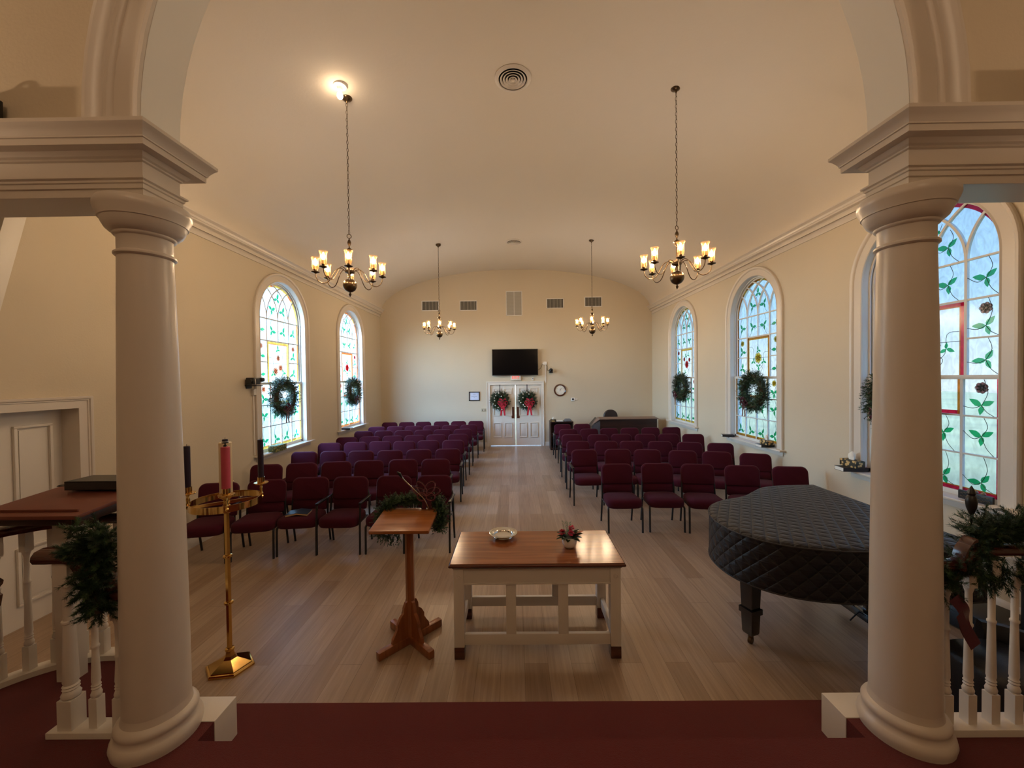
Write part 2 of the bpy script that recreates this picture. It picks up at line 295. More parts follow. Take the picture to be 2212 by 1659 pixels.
# ------------------------------------------------------------------ mesh builder
class MB:
    def __init__(s): s.v = []; s.f = []; s.m = []; s.uv = {}
    def add(s, verts, faces, mi=0, M=None):
        o = len(s.v)
        for p in verts:
            p = Vector(p)
            if M is not None: p = M @ p
            s.v.append(p)
        for f in faces: s.f.append([i + o for i in f]); s.m.append(mi)
    def box(s, c, d, mi=0, M=None, bev=0.0):
        x, y, z = [k / 2 for k in d]
        if bev <= 0:
            vs_ = [(c[0] + a * x, c[1] + b * y, c[2] + e_ * z) for a in (-1, 1) for b in (-1, 1) for e_ in (-1, 1)]
            s.add(vs_, [(0, 1, 3, 2), (4, 6, 7, 5), (0, 4, 5, 1), (2, 3, 7, 6), (0, 2, 6, 4), (1, 5, 7, 3)], mi, M)
        else:
            bm = bmesh.new(); bmesh.ops.create_cube(bm, size=1)
            for v in bm.verts: v.co = Vector((v.co.x * d[0], v.co.y * d[1], v.co.z * d[2])) + Vector(c)
            bmesh.ops.bevel(bm, geom=list(bm.edges), offset=bev, segments=2, profile=0.6, affect='EDGES')
            bm.verts.index_update()
            s.add([v.co.copy() for v in bm.verts], [[v.index for v in f.verts] for f in bm.faces], mi, M); bm.free()
    def span(s, x0, x1, y0, y1, z0, z1, mi=0, M=None, bev=0.0):
        s.box(((x0 + x1) / 2, (y0 + y1) / 2, (z0 + z1) / 2), (abs(x1 - x0), abs(y1 - y0), abs(z1 - z0)), mi, M, bev)
    def quad(s, a, b, c, d, mi=0): s.add([a, b, c, d], [(0, 1, 2, 3)], mi)
    def lathe(s, prof, c=(0, 0, 0), n=20, mi=0, M=None, cap=True):
        k = len(prof); vs_ = []; fs = []
        for i in range(n):
            a = 2 * PI * i / n
            for r, z in prof: vs_.append((c[0] + r * math.cos(a), c[1] + r * math.sin(a), c[2] + z))
        for i in range(n):
            j = (i + 1) % n
            for q in range(k - 1): fs.append((i * k + q, j * k + q, j * k + q + 1, i * k + q + 1))
        if cap:
            if prof[0][0] > 1e-5: fs.append([i * k for i in range(n)][::-1])
            if prof[-1][0] > 1e-5: fs.append([i * k + k - 1 for i in range(n)])
        s.add(vs_, fs, mi, M)
    def tube(s, pts, r, n=8, mi=0, M=None, closed=False, cap=True):
        pts = [Vector(p) for p in pts]; L = len(pts); rs = r if isinstance(r, (list, tuple)) else [r] * L
        vs_ = []; fs = []; nrm = None
        for i, p in enumerate(pts):
            if closed: t = (pts[(i + 1) % L] - pts[i - 1])
            else: t = (pts[min(i + 1, L - 1)] - pts[max(i - 1, 0)])
            if t.length < 1e-9: t = Vector((0, 0, 1))
            t.normalize()
            if nrm is None:
                nrm = t.cross(Vector((0, 0, 1)))
                if nrm.length < 0.1: nrm = t.cross(Vector((1, 0, 0)))
            nrm = (nrm - t * nrm.dot(t)).normalized(); bn = t.cross(nrm)
            for q in range(n):
                a = 2 * PI * q / n; vs_.append(p + (nrm * math.cos(a) + bn * math.sin(a)) * rs[i])
        for i in range(L if closed else L - 1):
            j = (i + 1) % L
            for q in range(n): w = (q + 1) % n; fs.append((i * n + q, i * n + w, j * n + w, j * n + q))
        if cap and not closed: fs.append(list(range(n))[::-1]); fs.append([(L - 1) * n + q for q in range(n)])
        s.add(vs_, fs, mi, M)
    def sweep(s, st, prof, mi=0, closed_prof=True, cap=True, closed_path=False, M=None):
        """st: list of (origin, avec, bvec); prof: list of (a, b)"""
        k = len(prof); vs_ = []; fs = []
        for o, a, b in st:
            o = Vector(o); a = Vector(a); b = Vector(b)
            for pa, pb in prof: vs_.append(o + a * pa + b * pb)
        L = len(st)
        for i in range(L if closed_path else L - 1):
            j = (i + 1) % L
            for q in range(k if closed_prof else k - 1):
                w = (q + 1) % k; fs.append((i * k + q, i * k + w, j * k + w, j * k + q))
        if cap and closed_prof and not closed_path: fs.append(list(range(k))[::-1]); fs.append([(L - 1) * k + q for q in range(k)])
        s.add(vs_, fs, mi, M)
    def prism(s, poly, z0, z1, mi=0, M=None):
        k = len(poly); vs_ = [(x, y, z0) for x, y in poly] + [(x, y, z1) for x, y in poly]
        fs = [list(range(k))[::-1], list(range(k, 2 * k))] + [(i, (i + 1) % k, k + (i + 1) % k, k + i) for i in range(k)]
        s.add(vs_, fs, mi, M)
    def layers(s, outl, lay, mi=0, M=None):
        """outl: closed 2D outline about (0,0); lay: list of (scale_x, scale_y, h)"""
        k = len(outl); vs_ = []; fs = []
        for sx, sy, h in lay: vs_ += [(x * sx, y * sy, h) for x, y in outl]
        for i in range(len(lay) - 1):
            for q in range(k): w = (q + 1) % k; fs.append((i * k + q, i * k + w, (i + 1) * k + w, (i + 1) * k + q))
        fs.append(list(range(k))[::-1]); fs.append([(len(lay) - 1) * k + q for q in range(k)])
        s.add(vs_, fs, mi, M)
    def torus(s, c, R_, r, n=24, k=8, M=None, mi=0, sx=1, sy=1):
        pts = [(c[0] + R_ * sx * math.cos(2 * PI * i / n), c[1] + R_ * sy * math.sin(2 * PI * i / n), c[2]) for i in range(n)]
        s.tube(pts, r, k, mi, M, closed=True)
    def build(s, name, mats, parent=None, smooth=35, loc=None):
        me = bpy.data.meshes.new(name); me.from_pydata([tuple(v) for v in s.v], [], s.f)
        if not isinstance(mats, (list, tuple)): mats = [mats]
        for m in mats: me.materials.append(m)
        me.polygons.foreach_set('material_index', s.m)
        bm = bmesh.new(); bm.from_mesh(me); bmesh.ops.recalc_face_normals(bm, faces=bm.faces); bm.to_mesh(me); bm.free()
        if smooth:
            me.shade_smooth(); me.set_sharp_from_angle(angle=R(smooth))
        me.update()
        o = bpy.data.objects.new(name, me); COL.objects.link(o)
        if parent is not None: o.parent = parent
        if loc is not None: o.location = loc
        return o

def tag(o, label=None, cat=None, group=None, kind=None):
    if label: o['label'] = label
    if cat: o['category'] = cat
    if group: o['group'] = group
    if kind: o['kind'] = kind
    return o
def thing(name, label, cat, loc=(0, 0, 0), rz_=0.0, group=None):
    o = bpy.data.objects.new(name, None); COL.objects.link(o); o.empty_display_size = 0.1
    o.location = loc; o.rotation_euler = (0, 0, rz_)
    return tag(o, label, cat, group)
def struct(o, label=None, cat=None): return tag(o, label, cat, kind='structure')
def dup(root, loc, rz_=0.0, label=None, group=None):
    r = root.copy(); COL.objects.link(r); r.location = loc; r.rotation_euler = (0, 0, rz_)
    if label: r['label'] = label
    if group: r['group'] = group
    for ch in list(root.children):
        c = ch.copy(); COL.objects.link(c); c.parent = r
        for g in list(ch.children):
            d = g.copy(); COL.objects.link(d); d.parent = c
    return r
def rrect(w, h, r, n=5, r2=None):
    """rounded rectangle; r = top corners, r2 = bottom corners"""
    r2 = r if r2 is None else r2; pts = []
    for cx, cy, rr, a0 in ((w / 2 - r, h / 2 - r, r, 0), (-w / 2 + r, h / 2 - r, r, 90), (-w / 2 + r2, -h / 2 + r2, r2, 180), (w / 2 - r2, -h / 2 + r2, r2, 270)):
        for i in range(n + 1): a = R(a0 + 90 * i / n); pts.append((cx + rr * math.cos(a), cy + rr * math.sin(a)))
    return pts
def bez(p0, p1, p2, p3, n=10):
    p0, p1, p2, p3 = map(Vector, (p0, p1, p2, p3))
    return [p0 * (1 - t) ** 3 + p1 * 3 * t * (1 - t) ** 2 + p2 * 3 * t * t * (1 - t) + p3 * t ** 3 for t in [i / n for i in range(n + 1)]]
def smoothpath(pts, sub=6):
    pts = [Vector(p) for p in pts]; out_ = []
    for i in range(len(pts) - 1):
        a = pts[max(i - 1, 0)]; b = pts[i]; c = pts[i + 1]; d = pts[min(i + 2, len(pts) - 1)]
        for k in range(sub):
            t = k / sub
            out_.append(0.5 * ((2 * b) + (c - a) * t + (2 * a - 5 * b + 4 * c - d) * t * t + (3 * b - a - 3 * c + d) * t ** 3))
    out_.append(pts[-1]); return out_

# ================================================================== the room
HW = 4.37; YB = 12.53; ARCHF, ARCHB = 1.823, 2.027; CZ = 0.42
EA, EZ, EB = 4.32, 4.38, 1.30
def ceil_z(x): return EZ + EB * math.sqrt(max(0, 1 - (x / EA) ** 2))

mb = MB(); mb.span(-HW - .2, HW + .2, 1.0, YB + .2, -0.1, 0.0)
struct(mb.build('floor', M_FLOOR))
# barrel ceiling
mb = MB(); N = 64; pts = []
for i in range(N + 1):
    a = PI * i / N; pts.append((EA * math.cos(a), EZ + EB * math.sin(a)))
vv = [(x, ARCHB - .05, z) for x, z in pts] + [(x, YB, z) for x, z in pts]
ff = [(i, i + 1, N + 2 + i, N + 1 + i) for i in range(N)]
for sx in (1, -1):
    k = len(vv); vv += [(sx * EA, ARCHB - .05, EZ - .1), (sx * EA, YB, EZ - .1), (sx * EA, ARCHB - .05, EZ), (sx * EA, YB, EZ)]; ff.append((k, k + 1, k + 3, k + 2))
mb.add(vv, ff); struct(mb.build('ceiling', M_CEIL, smooth=30))

WSPR, WR, WZ0 = 3.32, 0.70, 0.955
def side_wall(sgn, name, wins, rect=None, y0=-3.0, y1=YB, ztop=4.5, zc=5.8):
    mb = MB()
    for X in (sgn * HW, sgn * (HW + .2)):
        P = lambda y, z: (X, y, z)
        ops = [(y - WR, y + WR, 'w', y) for y in wins]
        if rect: ops.append((rect[0], rect[1], 'r', None))
        ops.sort(); cur = 1.9
        for a, b, k, yc in ops:
            mb.quad(P(cur, 0), P(a, 0), P(a, ztop), P(cur, ztop))
            if k == 'r': mb.quad(P(a, rect[2]), P(b, rect[2]), P(b, ztop), P(a, ztop))
            else:
                mb.quad(P(a, 0), P(b, 0), P(b, WZ0), P(a, WZ0))
                n = 24; arc = [(yc - WR * math.cos(PI * i / n), WSPR + WR * math.sin(PI * i / n)) for i in range(n + 1)]
                for i in range(n): mb.quad(P(*arc[i]), P(*arc[i + 1]), P(arc[i + 1][0], ztop), P(arc[i][0], ztop))
            cur = b
        mb.quad(P(cur, 0), P(y1, 0), P(y1, ztop), P(cur, ztop))
        mb.quad(P(y0, 0), P(1.9, 0), P(1.9, zc), P(y0, zc))
    if rect:
        a, b, zt = rect; X0, X1 = sgn * HW, sgn * (HW + .2)
        for y in (a, b): mb.quad((X0, y, 0), (X1, y, 0), (X1, y, zt), (X0, y, zt))
        mb.quad((X0, a, zt), (X1, a, zt), (X1, b, zt), (X0, b, zt))
    return struct(mb.build(name, M_WALL, smooth=0))
side_wall(1, 'wall_right', (4.27, 7.27, 10.27))
side_wall(-1, 'wall_left', (7.27, 10.27), rect=(2.91, 3.81, 1.97))
# back wall with the double door opening
DX0, DX1, DZ = -0.85, 0.78, 1.98
mb = MB()
for y in (YB, YB + .15):
    for a, b, c, d in ((-HW, DX0, 0, 5.8), (DX1, HW, 0, 5.8), (DX0, DX1, DZ, 5.8)): mb.quad((a, y, c), (b, y, c), (b, y, d), (a, y, d))
for x in (DX0, DX1): mb.quad((x, YB, 0), (x, YB + .15, 0), (x, YB + .15, DZ), (x, YB, DZ))
mb.quad((DX0, YB, DZ), (DX1, YB, DZ), (DX1, YB + .15, DZ), (DX0, YB + .15, DZ))
struct(mb.build('wall_back', M_WALL, smooth=0))
# chancel shell behind the camera
mb = MB(); mb.span(-HW - .2, HW + .2, -3.1, -3.0, 0, 5.9); struct(mb.build('wall_chancel', M_WALL, smooth=0))
mb = MB(); mb.span(-HW - .2, HW + .2, -3.1, ARCHF + .1, 5.75, 5.85); struct(mb.build('ceiling_chancel', M_WALL, smooth=0))
# lawn outside
mb = MB(); 
for a, b, c, d in ((-60, -HW - .3, -40, 60), (HW + .3, 60, -40, 60), (-HW - .3, HW + .3, YB + .3, 60)): mb.span(a, b, c, d, -0.5, -0.4)
tag(mb.build('lawn', M_LAWN, smooth=0), 'green lawn outside the windows', 'lawn', kind='structure')

# crown moulding, baseboards
prof = [(0, 4.20), (.018, 4.20), (.018, 4.215), (.006, 4.22), (.006, 4.295), (.03, 4.30), (.034, 4.315), (.05, 4.325), (.05, 4.345), (.10, 4.352), (.10, 4.375), (.108, 4.38), (.118, 4.405), (.142, 4.425), (.15, 4.43), (.15, 4.45), (0, 4.45)]
for sgn, nm in ((1, 'trim_1'), (-1, 'trim_2')):
    mb = MB(); mb.sweep([((sgn * HW, ARCHB, 0), (-sgn, 0, 0), (0, 0, 1)), ((sgn * HW, YB, 0), (-sgn, 0, 0), (0, 0, 1))], prof)
    struct(mb.build(nm, M_TRIM, smooth=25))
bprof = [(0, 0), (.018, 0), (.018, .10), (.012, .115), (.008, .13), (0, .13)]
def base(name, segs):
    mb = MB()
    for p, q, n in segs: mb.sweep([(p, n, (0, 0, 1)), (q, n, (0, 0, 1))], bprof)
    struct(mb.build(name, M_WHITE, smooth=25))
base('baseboard_left', [((-HW, 3.93, 0), (-HW, YB, 0), (1, 0, 0)), ((-HW, 2.0, 0), (-HW, 2.79, 0), (1, 0, 0))])
base('baseboard_right', [((HW, 2.0, 0), (HW, YB, 0), (-1, 0, 0))])
base('baseboard_back', [((-HW, YB, 0), (-.96, YB, 0), (0, -1, 0)), ((.90, YB, 0), (HW, YB, 0), (0, -1, 0))])

# ---- arch wall, archivolt, entablatures
AR, AZ = 1.78, 3.40
mb = MB(); n = 40
arc = [(-AR, 3.36)] + [(-AR * math.cos(PI * i / n), AZ + AR * math.sin(PI * i / n)) for i in range(n + 1)] + [(AR, 3.36)]
for y in (ARCHF, ARCHB):
    mb.quad((-HW, y, 3.36), (-AR, y, 3.36), (-AR, y, 5.8), (-HW, y, 5.8)); mb.quad((AR, y, 3.36), (HW, y, 3.36), (HW, y, 5.8), (AR, y, 5.8))
    for i in range(len(arc) - 1): mb.quad((arc[i][0], y, arc[i][1]), (arc[i + 1][0], y, arc[i + 1][1]), (arc[i + 1][0], y, 5.8), (arc[i][0], y, 5.8))
struct(mb.build('wall_arch', M_WALL, smooth=0))
mb = MB()
mb.sweep([((x * .9995, ARCHF - .004, z), (0, 1, 0), (0, 0, 0)) for x, z in arc], [(0, 0), (ARCHB - ARCHF + .008, 0)], closed_prof=False, cap=False)
struct(mb.build('trim_3', M_SOFF, smooth=30))
ap = [(0, 0), (0, .022), (.012, .028), (.022, .022), (.026, .012), (.034, .012), (.12, .012), (.125, .022), (.135, .03), (.15, .032), (.158, .022), (.165, .03), (.195, .045), (.21, .052), (.225, .052), (.235, .04), (.24, .03), (.24, 0)]
st = [((-AR, ARCHF, 3.36), (-1, 0, 0), (0, -1, 0))]
for i in range(n + 1):
    a = PI * i / n; d = (-math.cos(a), 0, math.sin(a)); st.append(((-AR * math.cos(a), ARCHF, AZ + AR * math.sin(a)), d, (0, -1, 0)))
st.append(((AR, ARCHF, 3.36), (1, 0, 0), (0, -1, 0)))
mb = MB(); mb.sweep(st, ap); struct(mb.build('trim_4', M_TRIM, smooth=25))
ep = [(0, 3.07), (.0, 3.105), (.008, 3.108), (.008, 3.128), (.014, 3.132), (.014, 3.142), (.024, 3.148), (.024, 3.156), (.0, 3.162), (0, 3.232), (.01, 3.236), (.01, 3.244), (.02, 3.25), (.028, 3.262), (.034, 3.268),
      (.078, 3.270), (.078, 3.298), (.084, 3.30), (.084, 3.306), (.09, 3.318), (.103, 3.338), (.112, 3.346), (.115, 3.35), (.115, 3.366), (-.02, 3.366), (-.02, 3.07)]
for sgn, nm in ((-1, 'trim_5'), (1, 'trim_6')):
    xi = sgn * AR; st = [((sgn * HW, ARCHF, 0), (0, -1, 0), (0, 0, 1)), ((xi, ARCHF, 0), (-sgn, -1, 0), (0, 0, 1)), ((xi, ARCHB, 0), (-sgn, 1, 0), (0, 0, 1)), ((sgn * HW, ARCHB, 0), (0, 1, 0), (0, 0, 1))]
    mb = MB(); mb.sweep(st, ep)
    mb.span(min(xi, sgn * HW) + (.002 if sgn > 0 else 0), max(xi, sgn * HW) - (.002 if sgn < 0 else 0), ARCHF + .002, ARCHB - .002, 3.0695, 3.085)
    struct(mb.build(nm, M_TRIM, smooth=25))

# ---- platform (red carpet), steps, cheek blocks
pc = (-2.65, 1.93)
arcp = [(pc[0] + .60 * math.cos(a), pc[1] + .60 * math.sin(a)) for a in [PI - PI * i / 20 for i in range(21)]]
poly = [(-HW, -3.0), (-HW, 1.93)] + arcp + [(-2.0, 1.995), (-1.644, 1.995), (-1.644, 1.887), (1.644, 1.887), (1.644, 1.995), (HW, 1.995), (HW, -3.0)]
mb = MB(); mb.prism(poly, 0.0, CZ)
struct(mb.build('floor_platform', M_CARPET, smooth=0))
mb = MB(); mb.span(-1.85, 1.85, 1.80, 2.366, 0.0, 0.21, bev=.012)
struct(mb.build('floor_step', M_CARPET, smooth=30))
for sgn in (-1, 1):
    mb = MB(); mb.span(sgn * 1.64, sgn * 2.02, 1.995, 2.155, 0, CZ + .004, bev=.003)
    struct(mb.build('trim_7', M_WHITE, smooth=30))

# ---- columns
def column(x, label):
    t = thing('column', label, 'column', (x, 1.93, CZ), group='white columns at the chancel arch')
    b = MB(); b.lathe([(.0, 0), (.176, 0), (.178, .012), (.182, .03), (.178, .05), (.168, .062), (.163, .068), (.158, .082), (.160, .092), (.164, .10), (.164, .112), (.158, .124), (.148, .132), (.140, .136), (.137, .15), (.1345, .17), (0, .17)], n=48)
    b.build('base', M_TRIM, t)
    s = MB(); pr = []
    for i in range(21):
        u = i / 20; r = .1345 - (.1345 - .106) * (u ** 1.6); pr.append((r, .165 + u * 2.245))
    s.lathe(pr, n=48); s.build('shaft', M_TRIM, t)
    c = MB(); c.lathe([(.104, 2.36), (.104, 2.388), (.112, 2.39), (.119, 2.397), (.119, 2.405), (.112, 2.412), (.106, 2.415), (.106, 2.48), (.108, 2.484), (.116, 2.488), (.120, 2.494), (.120, 2.50), (.132, 2.506),
                       (.146, 2.52), (.158, 2.545), (.163, 2.56), (.168, 2.562), (.17, 2.572), (.178, 2.59), (.182, 2.605), (.184, 2.61), (.184, 2.63), (.176, 2.648), (0, 2.65)], n=48)
    c.build('capital', M_TRIM, t); return t
column(-1.875, 'white round column on the left of the arch, beside the pulpit desk')
column(1.875, 'white round column on the right of the arch, in front of the piano')

# ================================================================== stained glass windows
def leaf_mb(mb, P, u, z, size, rot, mi):
    """three-leaf cluster of flat glass"""
    for k, a in enumerate((rot, rot + 118, rot + 236)):
        a = R(a + (k * 7)); L = size * (1, .9, .8)[k]; wd = L * .30
        d = (math.cos(a), math.sin(a)); nn = (-d[1], d[0]); pts = []
        for t, w in ((0, 0), (.2, .7), (.45, 1), (.75, .6), (1.0, 0), (.75, -.45), (.45, -.75), (.2, -.55)):
            bend = .22 * L * t * t
            pts.append((u + d[0] * L * t + nn[0] * (w * wd + bend), z + d[1] * L * t + nn[1] * (w * wd + bend)))
        mb.add([P(a_, b_, -.0) for a_, b_ in pts], [list(range(len(pts)))], mi)
def flower_mb(mb, P, u, z, r, mi):
    for ring, (cnt, rr) in enumerate(((7, r * .62), (4, r * .28))):
        for i in range(cnt):
            a = 2 * PI * i / cnt + ring * .5; cx, cz = u + rr * math.cos(a), z + rr * math.sin(a)
            pts = [(cx + r * .40 * math.cos(b) * (1 + .15 * math.sin(3 * b + i)), cz + r * .40 * math.sin(b)) for b in [2 * PI * k / 8 for k in range(8)]]
            mb.add([P(a_, b_, .001 * ring + .0002 * i) for a_, b_ in pts], [list(range(8))], mi)
def window(n, sgn, yc, border, border2, flower, kind):
    root = bpy.data.objects.new('window_%d' % n, None); COL.objects.link(root); root.location = (sgn * HW, yc, 0); struct(root)
    Mx = lambda u, w, z: (-sgn * w, u, z)          # w into the room
    # casing
    st = [((0, -WR, WZ0 - .02), (0, -1, 0), (-sgn, 0, 0))]
    for i in range(33):
        a = PI * i / 32; st.append(((0, -WR * math.cos(a), WSPR + WR * math.sin(a)), (0, -math.cos(a), math.sin(a)), (-sgn, 0, 0)))
    st.append(((0, WR, WZ0 - .02), (0, 1, 0), (-sgn, 0, 0)))
    mb = MB(); mb.sweep(st, [(0, 0), (0, .02), (.008, .026), (.016, .02), (.02, .018), (.11, .018), (.115, .026), (.125, .036), (.14, .042), (.152, .042), (.16, .03), (.16, 0)]); mb.build('casing', M_TRIM, root, 25)
    # jamb reveal with stops
    mb = MB(); mb.sweep(st, [(0, .0), (0, -.2), (-.02, -.2), (-.02, -.145), (-.001, -.145), (-.001, -.085), (-.022, -.085), (-.022, -.07), (-.001, -.07), (-.001, -.012)], closed_prof=False, cap=False); mb.build('jamb', M_SASH, root, 25)
    # stool and apron
    mb = MB(); mb.box((-sgn * -.02, 0, WZ0 - .012), (.24, 1.80, .028), bev=.006); mb.box((-sgn * .008, 0, WZ0 - .065), (.022, 1.70, .075), bev=.004)
    mb.box((sgn * .1, 0, WZ0 - .05), (.2, 1.40, .05))
    mb.build('sill', M_TRIM, root, 30)
    # upper sash
    RI = .66; zM = 2.155
    mb = MB(); wf = [(-.001, -.100), (-.001, -.138), (-.042, -.138), (-.046, -.132), (-.046, -.106), (-.042, -.100)]
    st2 = [((0, -WR, zM), (0, -1, 0), (-sgn, 0, 0))] + st[1:-1] + [((0, WR, zM), (0, 1, 0), (-sgn, 0, 0))]
    mb.sweep(st2, wf); mb.box((sgn * .12, 0, zM), (.036, 1.38, .04)); mb.build('upper_sash', M_SASH, root, 25)
    # lower sash
    mb = MB()
    for u in (-.675, .675): mb.box((sgn * .083, u, (WZ0 + zM) / 2 + .01), (.034, .05, zM - WZ0 + .03), bev=.003)
    mb.box((sgn * .081, 0, zM), (.04, 1.40, .042), bev=.004); mb.box((sgn * .083, 0, 0.982), (.034, 1.38, .05), bev=.003)
    mb.build('lower_sash', M_SASH, root, 25)
    # muntins
    mb = MB(); W2, D = .024, .026
    up = sgn * .118; lo = sgn * .082
    for u in (-.33, 0, .33):
        z0 = 2.925 if u == 0 else zM
        mb.box((up, u, (z0 + WSPR) / 2), (D, W2 if u else W2, WSPR - z0))
    for z in (WSPR, 2.925): mb.box((up, 0, z), (D - .003, 1.32, W2 * .8))
    for s_ in (-1, 1): mb.box((up, s_ * .495, 2.54), (D - .003, .33, W2 * .7))
    for um in (-.33, 0, .33):
        for dr in (1, -1):
            cx = um + dr * RI; pl = []; Da = D + .0015 + .0015 * dr + .0004 * um
            for i in range(25):
                a = PI / 2 * i / 24; u = cx - dr * RI * math.cos(a); z = WSPR + RI * math.sin(a)
                if u * u + (z - WSPR) ** 2 > (RI + .005) ** 2: break
                pl.append((u, z))
            if len(pl) > 2:
                stt = []
                for i, (u, z) in enumerate(pl):
                    j0, j1 = max(0, i - 1), min(len(pl) - 1, i + 1); d = Vector((pl[j1][0] - pl[j0][0], pl[j1][1] - pl[j0][1])).normalized()
                    stt.append(((up, u, z), (0, -d.y, d.x), (1, 0, 0)))
                mb.sweep(stt, [(-W2 / 2, -Da / 2), (W2 / 2, -Da / 2), (W2 / 2, Da / 2), (-W2 / 2, Da / 2)])
    for u in (-.33, 0, .33):
        z1 = 1.77 if u == 0 else zM
        mb.box((lo, u, (1.0 + z1) / 2), (D, W2, z1 - 1.0))
    for z in (1.77, 1.39): mb.box((lo, 0, z), (D - .003, 1.32, W2 * .7))
    mb.build('muntin_bars', M_SASH, root, 25)
    # glass
    mb = MB(); X = sgn * .118
    arcg = [(-.665 * math.cos(PI * i / 32), WSPR + .665 * math.sin(PI * i / 32)) for i in range(33)]
    pl = [(-.665, zM)] + arcg + [(.665, zM)]
    mb.add([(X, u, z) for u, z in pl], [list(range(len(pl)))])
    XL = sgn * .082; mb.quad((XL, -.66, 1.0), (XL, .66, 1.0), (XL, .66, zM), (XL, -.66, zM))
    mb.build('clear_glass', G_CLEAR, root, 0)
    PU = lambda u, z, o=0: (sgn * (.114 - o), u, z); PL = lambda u, z, o=0: (sgn * (.078 - o), u, z)
    # border strips
    mb = MB(); bw = .038
    def strip(P, u0, u1, z0, z1, mi=0, o=0): mb.quad(P(u0, z0, o), P(u1, z0, o), P(u1, z1, o), P(u0, z1, o), mi)
    for s_ in (-1, 1):
        strip(PU, s_ * .655, s_ * (.655 - bw), zM + .02, WSPR, 0); strip(PL, s_ * .65, s_ * (.65 - bw), 1.0, zM - .02, 0)
        strip(PU, s_ * .655, s_ * (.655 - .012 - bw * 0), zM + .02, WSPR, 1, .001)
        strip(PU, s_ * .318, s_ * (.318 - bw), zM + .02, 2.91, 0); strip(PU, s_ * (.318 - bw), s_ * (.318 - bw - .01), zM + .02, 2.905 - bw, 1)
    for i in range(32):
        a, b = PI * i / 32, PI * (i + 1) / 32; r0, r1 = .655, .655 - bw
        mb.quad(PU(-r0 * math.cos(a), WSPR + r0 * math.sin(a)), PU(-r0 * math.cos(b), WSPR + r0 * math.sin(b)), PU(-r1 * math.cos(b), WSPR + r1 * math.sin(b)), PU(-r1 * math.cos(a), WSPR + r1 * math.sin(a)), 1 if i in (13, 14, 22, 23) else 0)
    strip(PU, -.318, .318, 2.912 - bw, 2.912, 0); strip(PU, -.28, .28, 2.912 - bw - .01, 2.912 - bw, 1)
    strip(PL, -.65, .65, 1.006, 1.006 + bw, 0); strip(PL, -.65, .65, 1.006 + bw, 1.006 + bw + .01, 1)
    strip(PL, -.318, .318, 1.78, 1.78 + bw, 0)
    for s_ in (-1, 1): strip(PL, s_ * .318, s_ * (.318 - bw * .8), 1.78, zM - .02, 1)
    mb.build('border_glass', [border, border2], root, 0)
    # leaves, flowers, lead lines
    ml = MB(); mf = MB(); mc = MB(); rr = random.Random(n * 7)
    def lead(P, pts):
        mc.tube([P(u, z, .003) for u, z in [(p.x, p.y) for p in smoothpath([Vector((a, b, 0)) for a, b in pts], 4)]], .0028, 4)
    def petals(P, u, z, r):
        for i in range(7):
            a = 2 * PI * i / 7; cx, cz = u + r * .62 * math.cos(a), z + r * .62 * math.sin(a)
            mc.tube([P(cx + r * .40 * math.cos(2 * PI * k / 8), cz + r * .40 * math.sin(2 * PI * k / 8), .004) for k in range(8)], .0016, 3, closed=True)
    small = []
    for u in (-.495, -.165, .165, .495): small.append((PU, u, 3.11, u - .155, u + .155, 2.935, 3.31)); small.append((PL, u, 1.58, u - .155, u + .155, 1.40, 1.76)); small.append((PL, u, 1.13, u - .155, u + .155, 1.05, 1.38))
    for u in (-.495, .495):
        small.append((PU, u, 2.65, u - .155, u + .155, 2.55, 2.915)); small.append((PU, u, 2.32, u - .155, u + .155, 2.18, 2.53)); small.append((PL, u, 1.88, u - .155, u + .155, 1.78, 2.13))
        for P, z in ((PU, 2.82), (PL, 2.05)): flower_mb(mf, P, u, z, .055, 0); petals(P, u, z, .055)
    small += [(PU, -.165, 3.50, -.3, -.03, 3.33, 3.68), (PU, .165, 3.50, .03, .3, 3.33, 3.68), (PU, 0, 3.72, -.11, .11, 3.6, 3.86)]
    for P, u, z, u0, u1, z0, z1 in small:
        s_ = -1 if u < 0 else 1
        leaf_mb(ml, P, u, z, .118, 60 * s_ + rr.uniform(-25, 25) + (0 if s_ > 0 else 60), 0)
        lead(P, [(u, z), (u + s_ * .05, z + (z1 - z) * .5), (u + s_ * .02, z1)])
        lead(P, [(u, z), (u - s_ * .07, z - .03), (u0 if s_ > 0 else u1, z + rr.uniform(-.02, .05))])
        lead(P, [(u, z), (u + s_ * .04, z - (z - z0) * .6), (u + s_ * .1, z0)])
    # centre panel
    if kind == 'roses':
        for fu, fz, fr in ((0, 2.62, .06), (-.08, 2.38, .075), (.07, 2.44, .07)): flower_mb(mf, PU, fu, fz, fr, 0); petals(PU, fu, fz, fr)
        lv = [(-.15, 2.33, 200), (.16, 2.35, 340), (0, 2.78, 80)]
    elif kind == 'tulips':
        for fu, fz, fr in ((0, 2.50, .10), (-.15, 2.62, .055), (.15, 2.64, .055)): flower_mb(mf, PU, fu, fz, fr, 0); petals(PU, fu, fz, fr)
        lv = [(-.08, 2.75, 80), (.07, 2.72, 60), (.1, 2.3, 300)]
    else:
        flower_mb(mf, PU, 0, 2.52, .10, 0); petals(PU, 0, 2.52, .10); lv = [(0, 2.66, 60), (-.15, 2.45, 190), (.14, 2.46, 320), (0, 2.36, 250)]
    for u, z, a in lv: leaf_mb(ml, PU, u, z, .085, a, 0)
    lead(PU, [(0, 2.86), (0, 2.60)]); lead(PU, [(0, 2.42), (-.12, 2.34), (-.06, 2.24), (0, 2.18)]); lead(PU, [(.28, 2.74), (.15, 2.70), (.12, 2.5), (.04, 2.44)]); lead(PU, [(-.28, 2.52), (.28, 2.52)]); lead(PU, [(-.27, 2.62), (-.16, 2.6), (-.14, 2.4), (-.02, 2.3)])
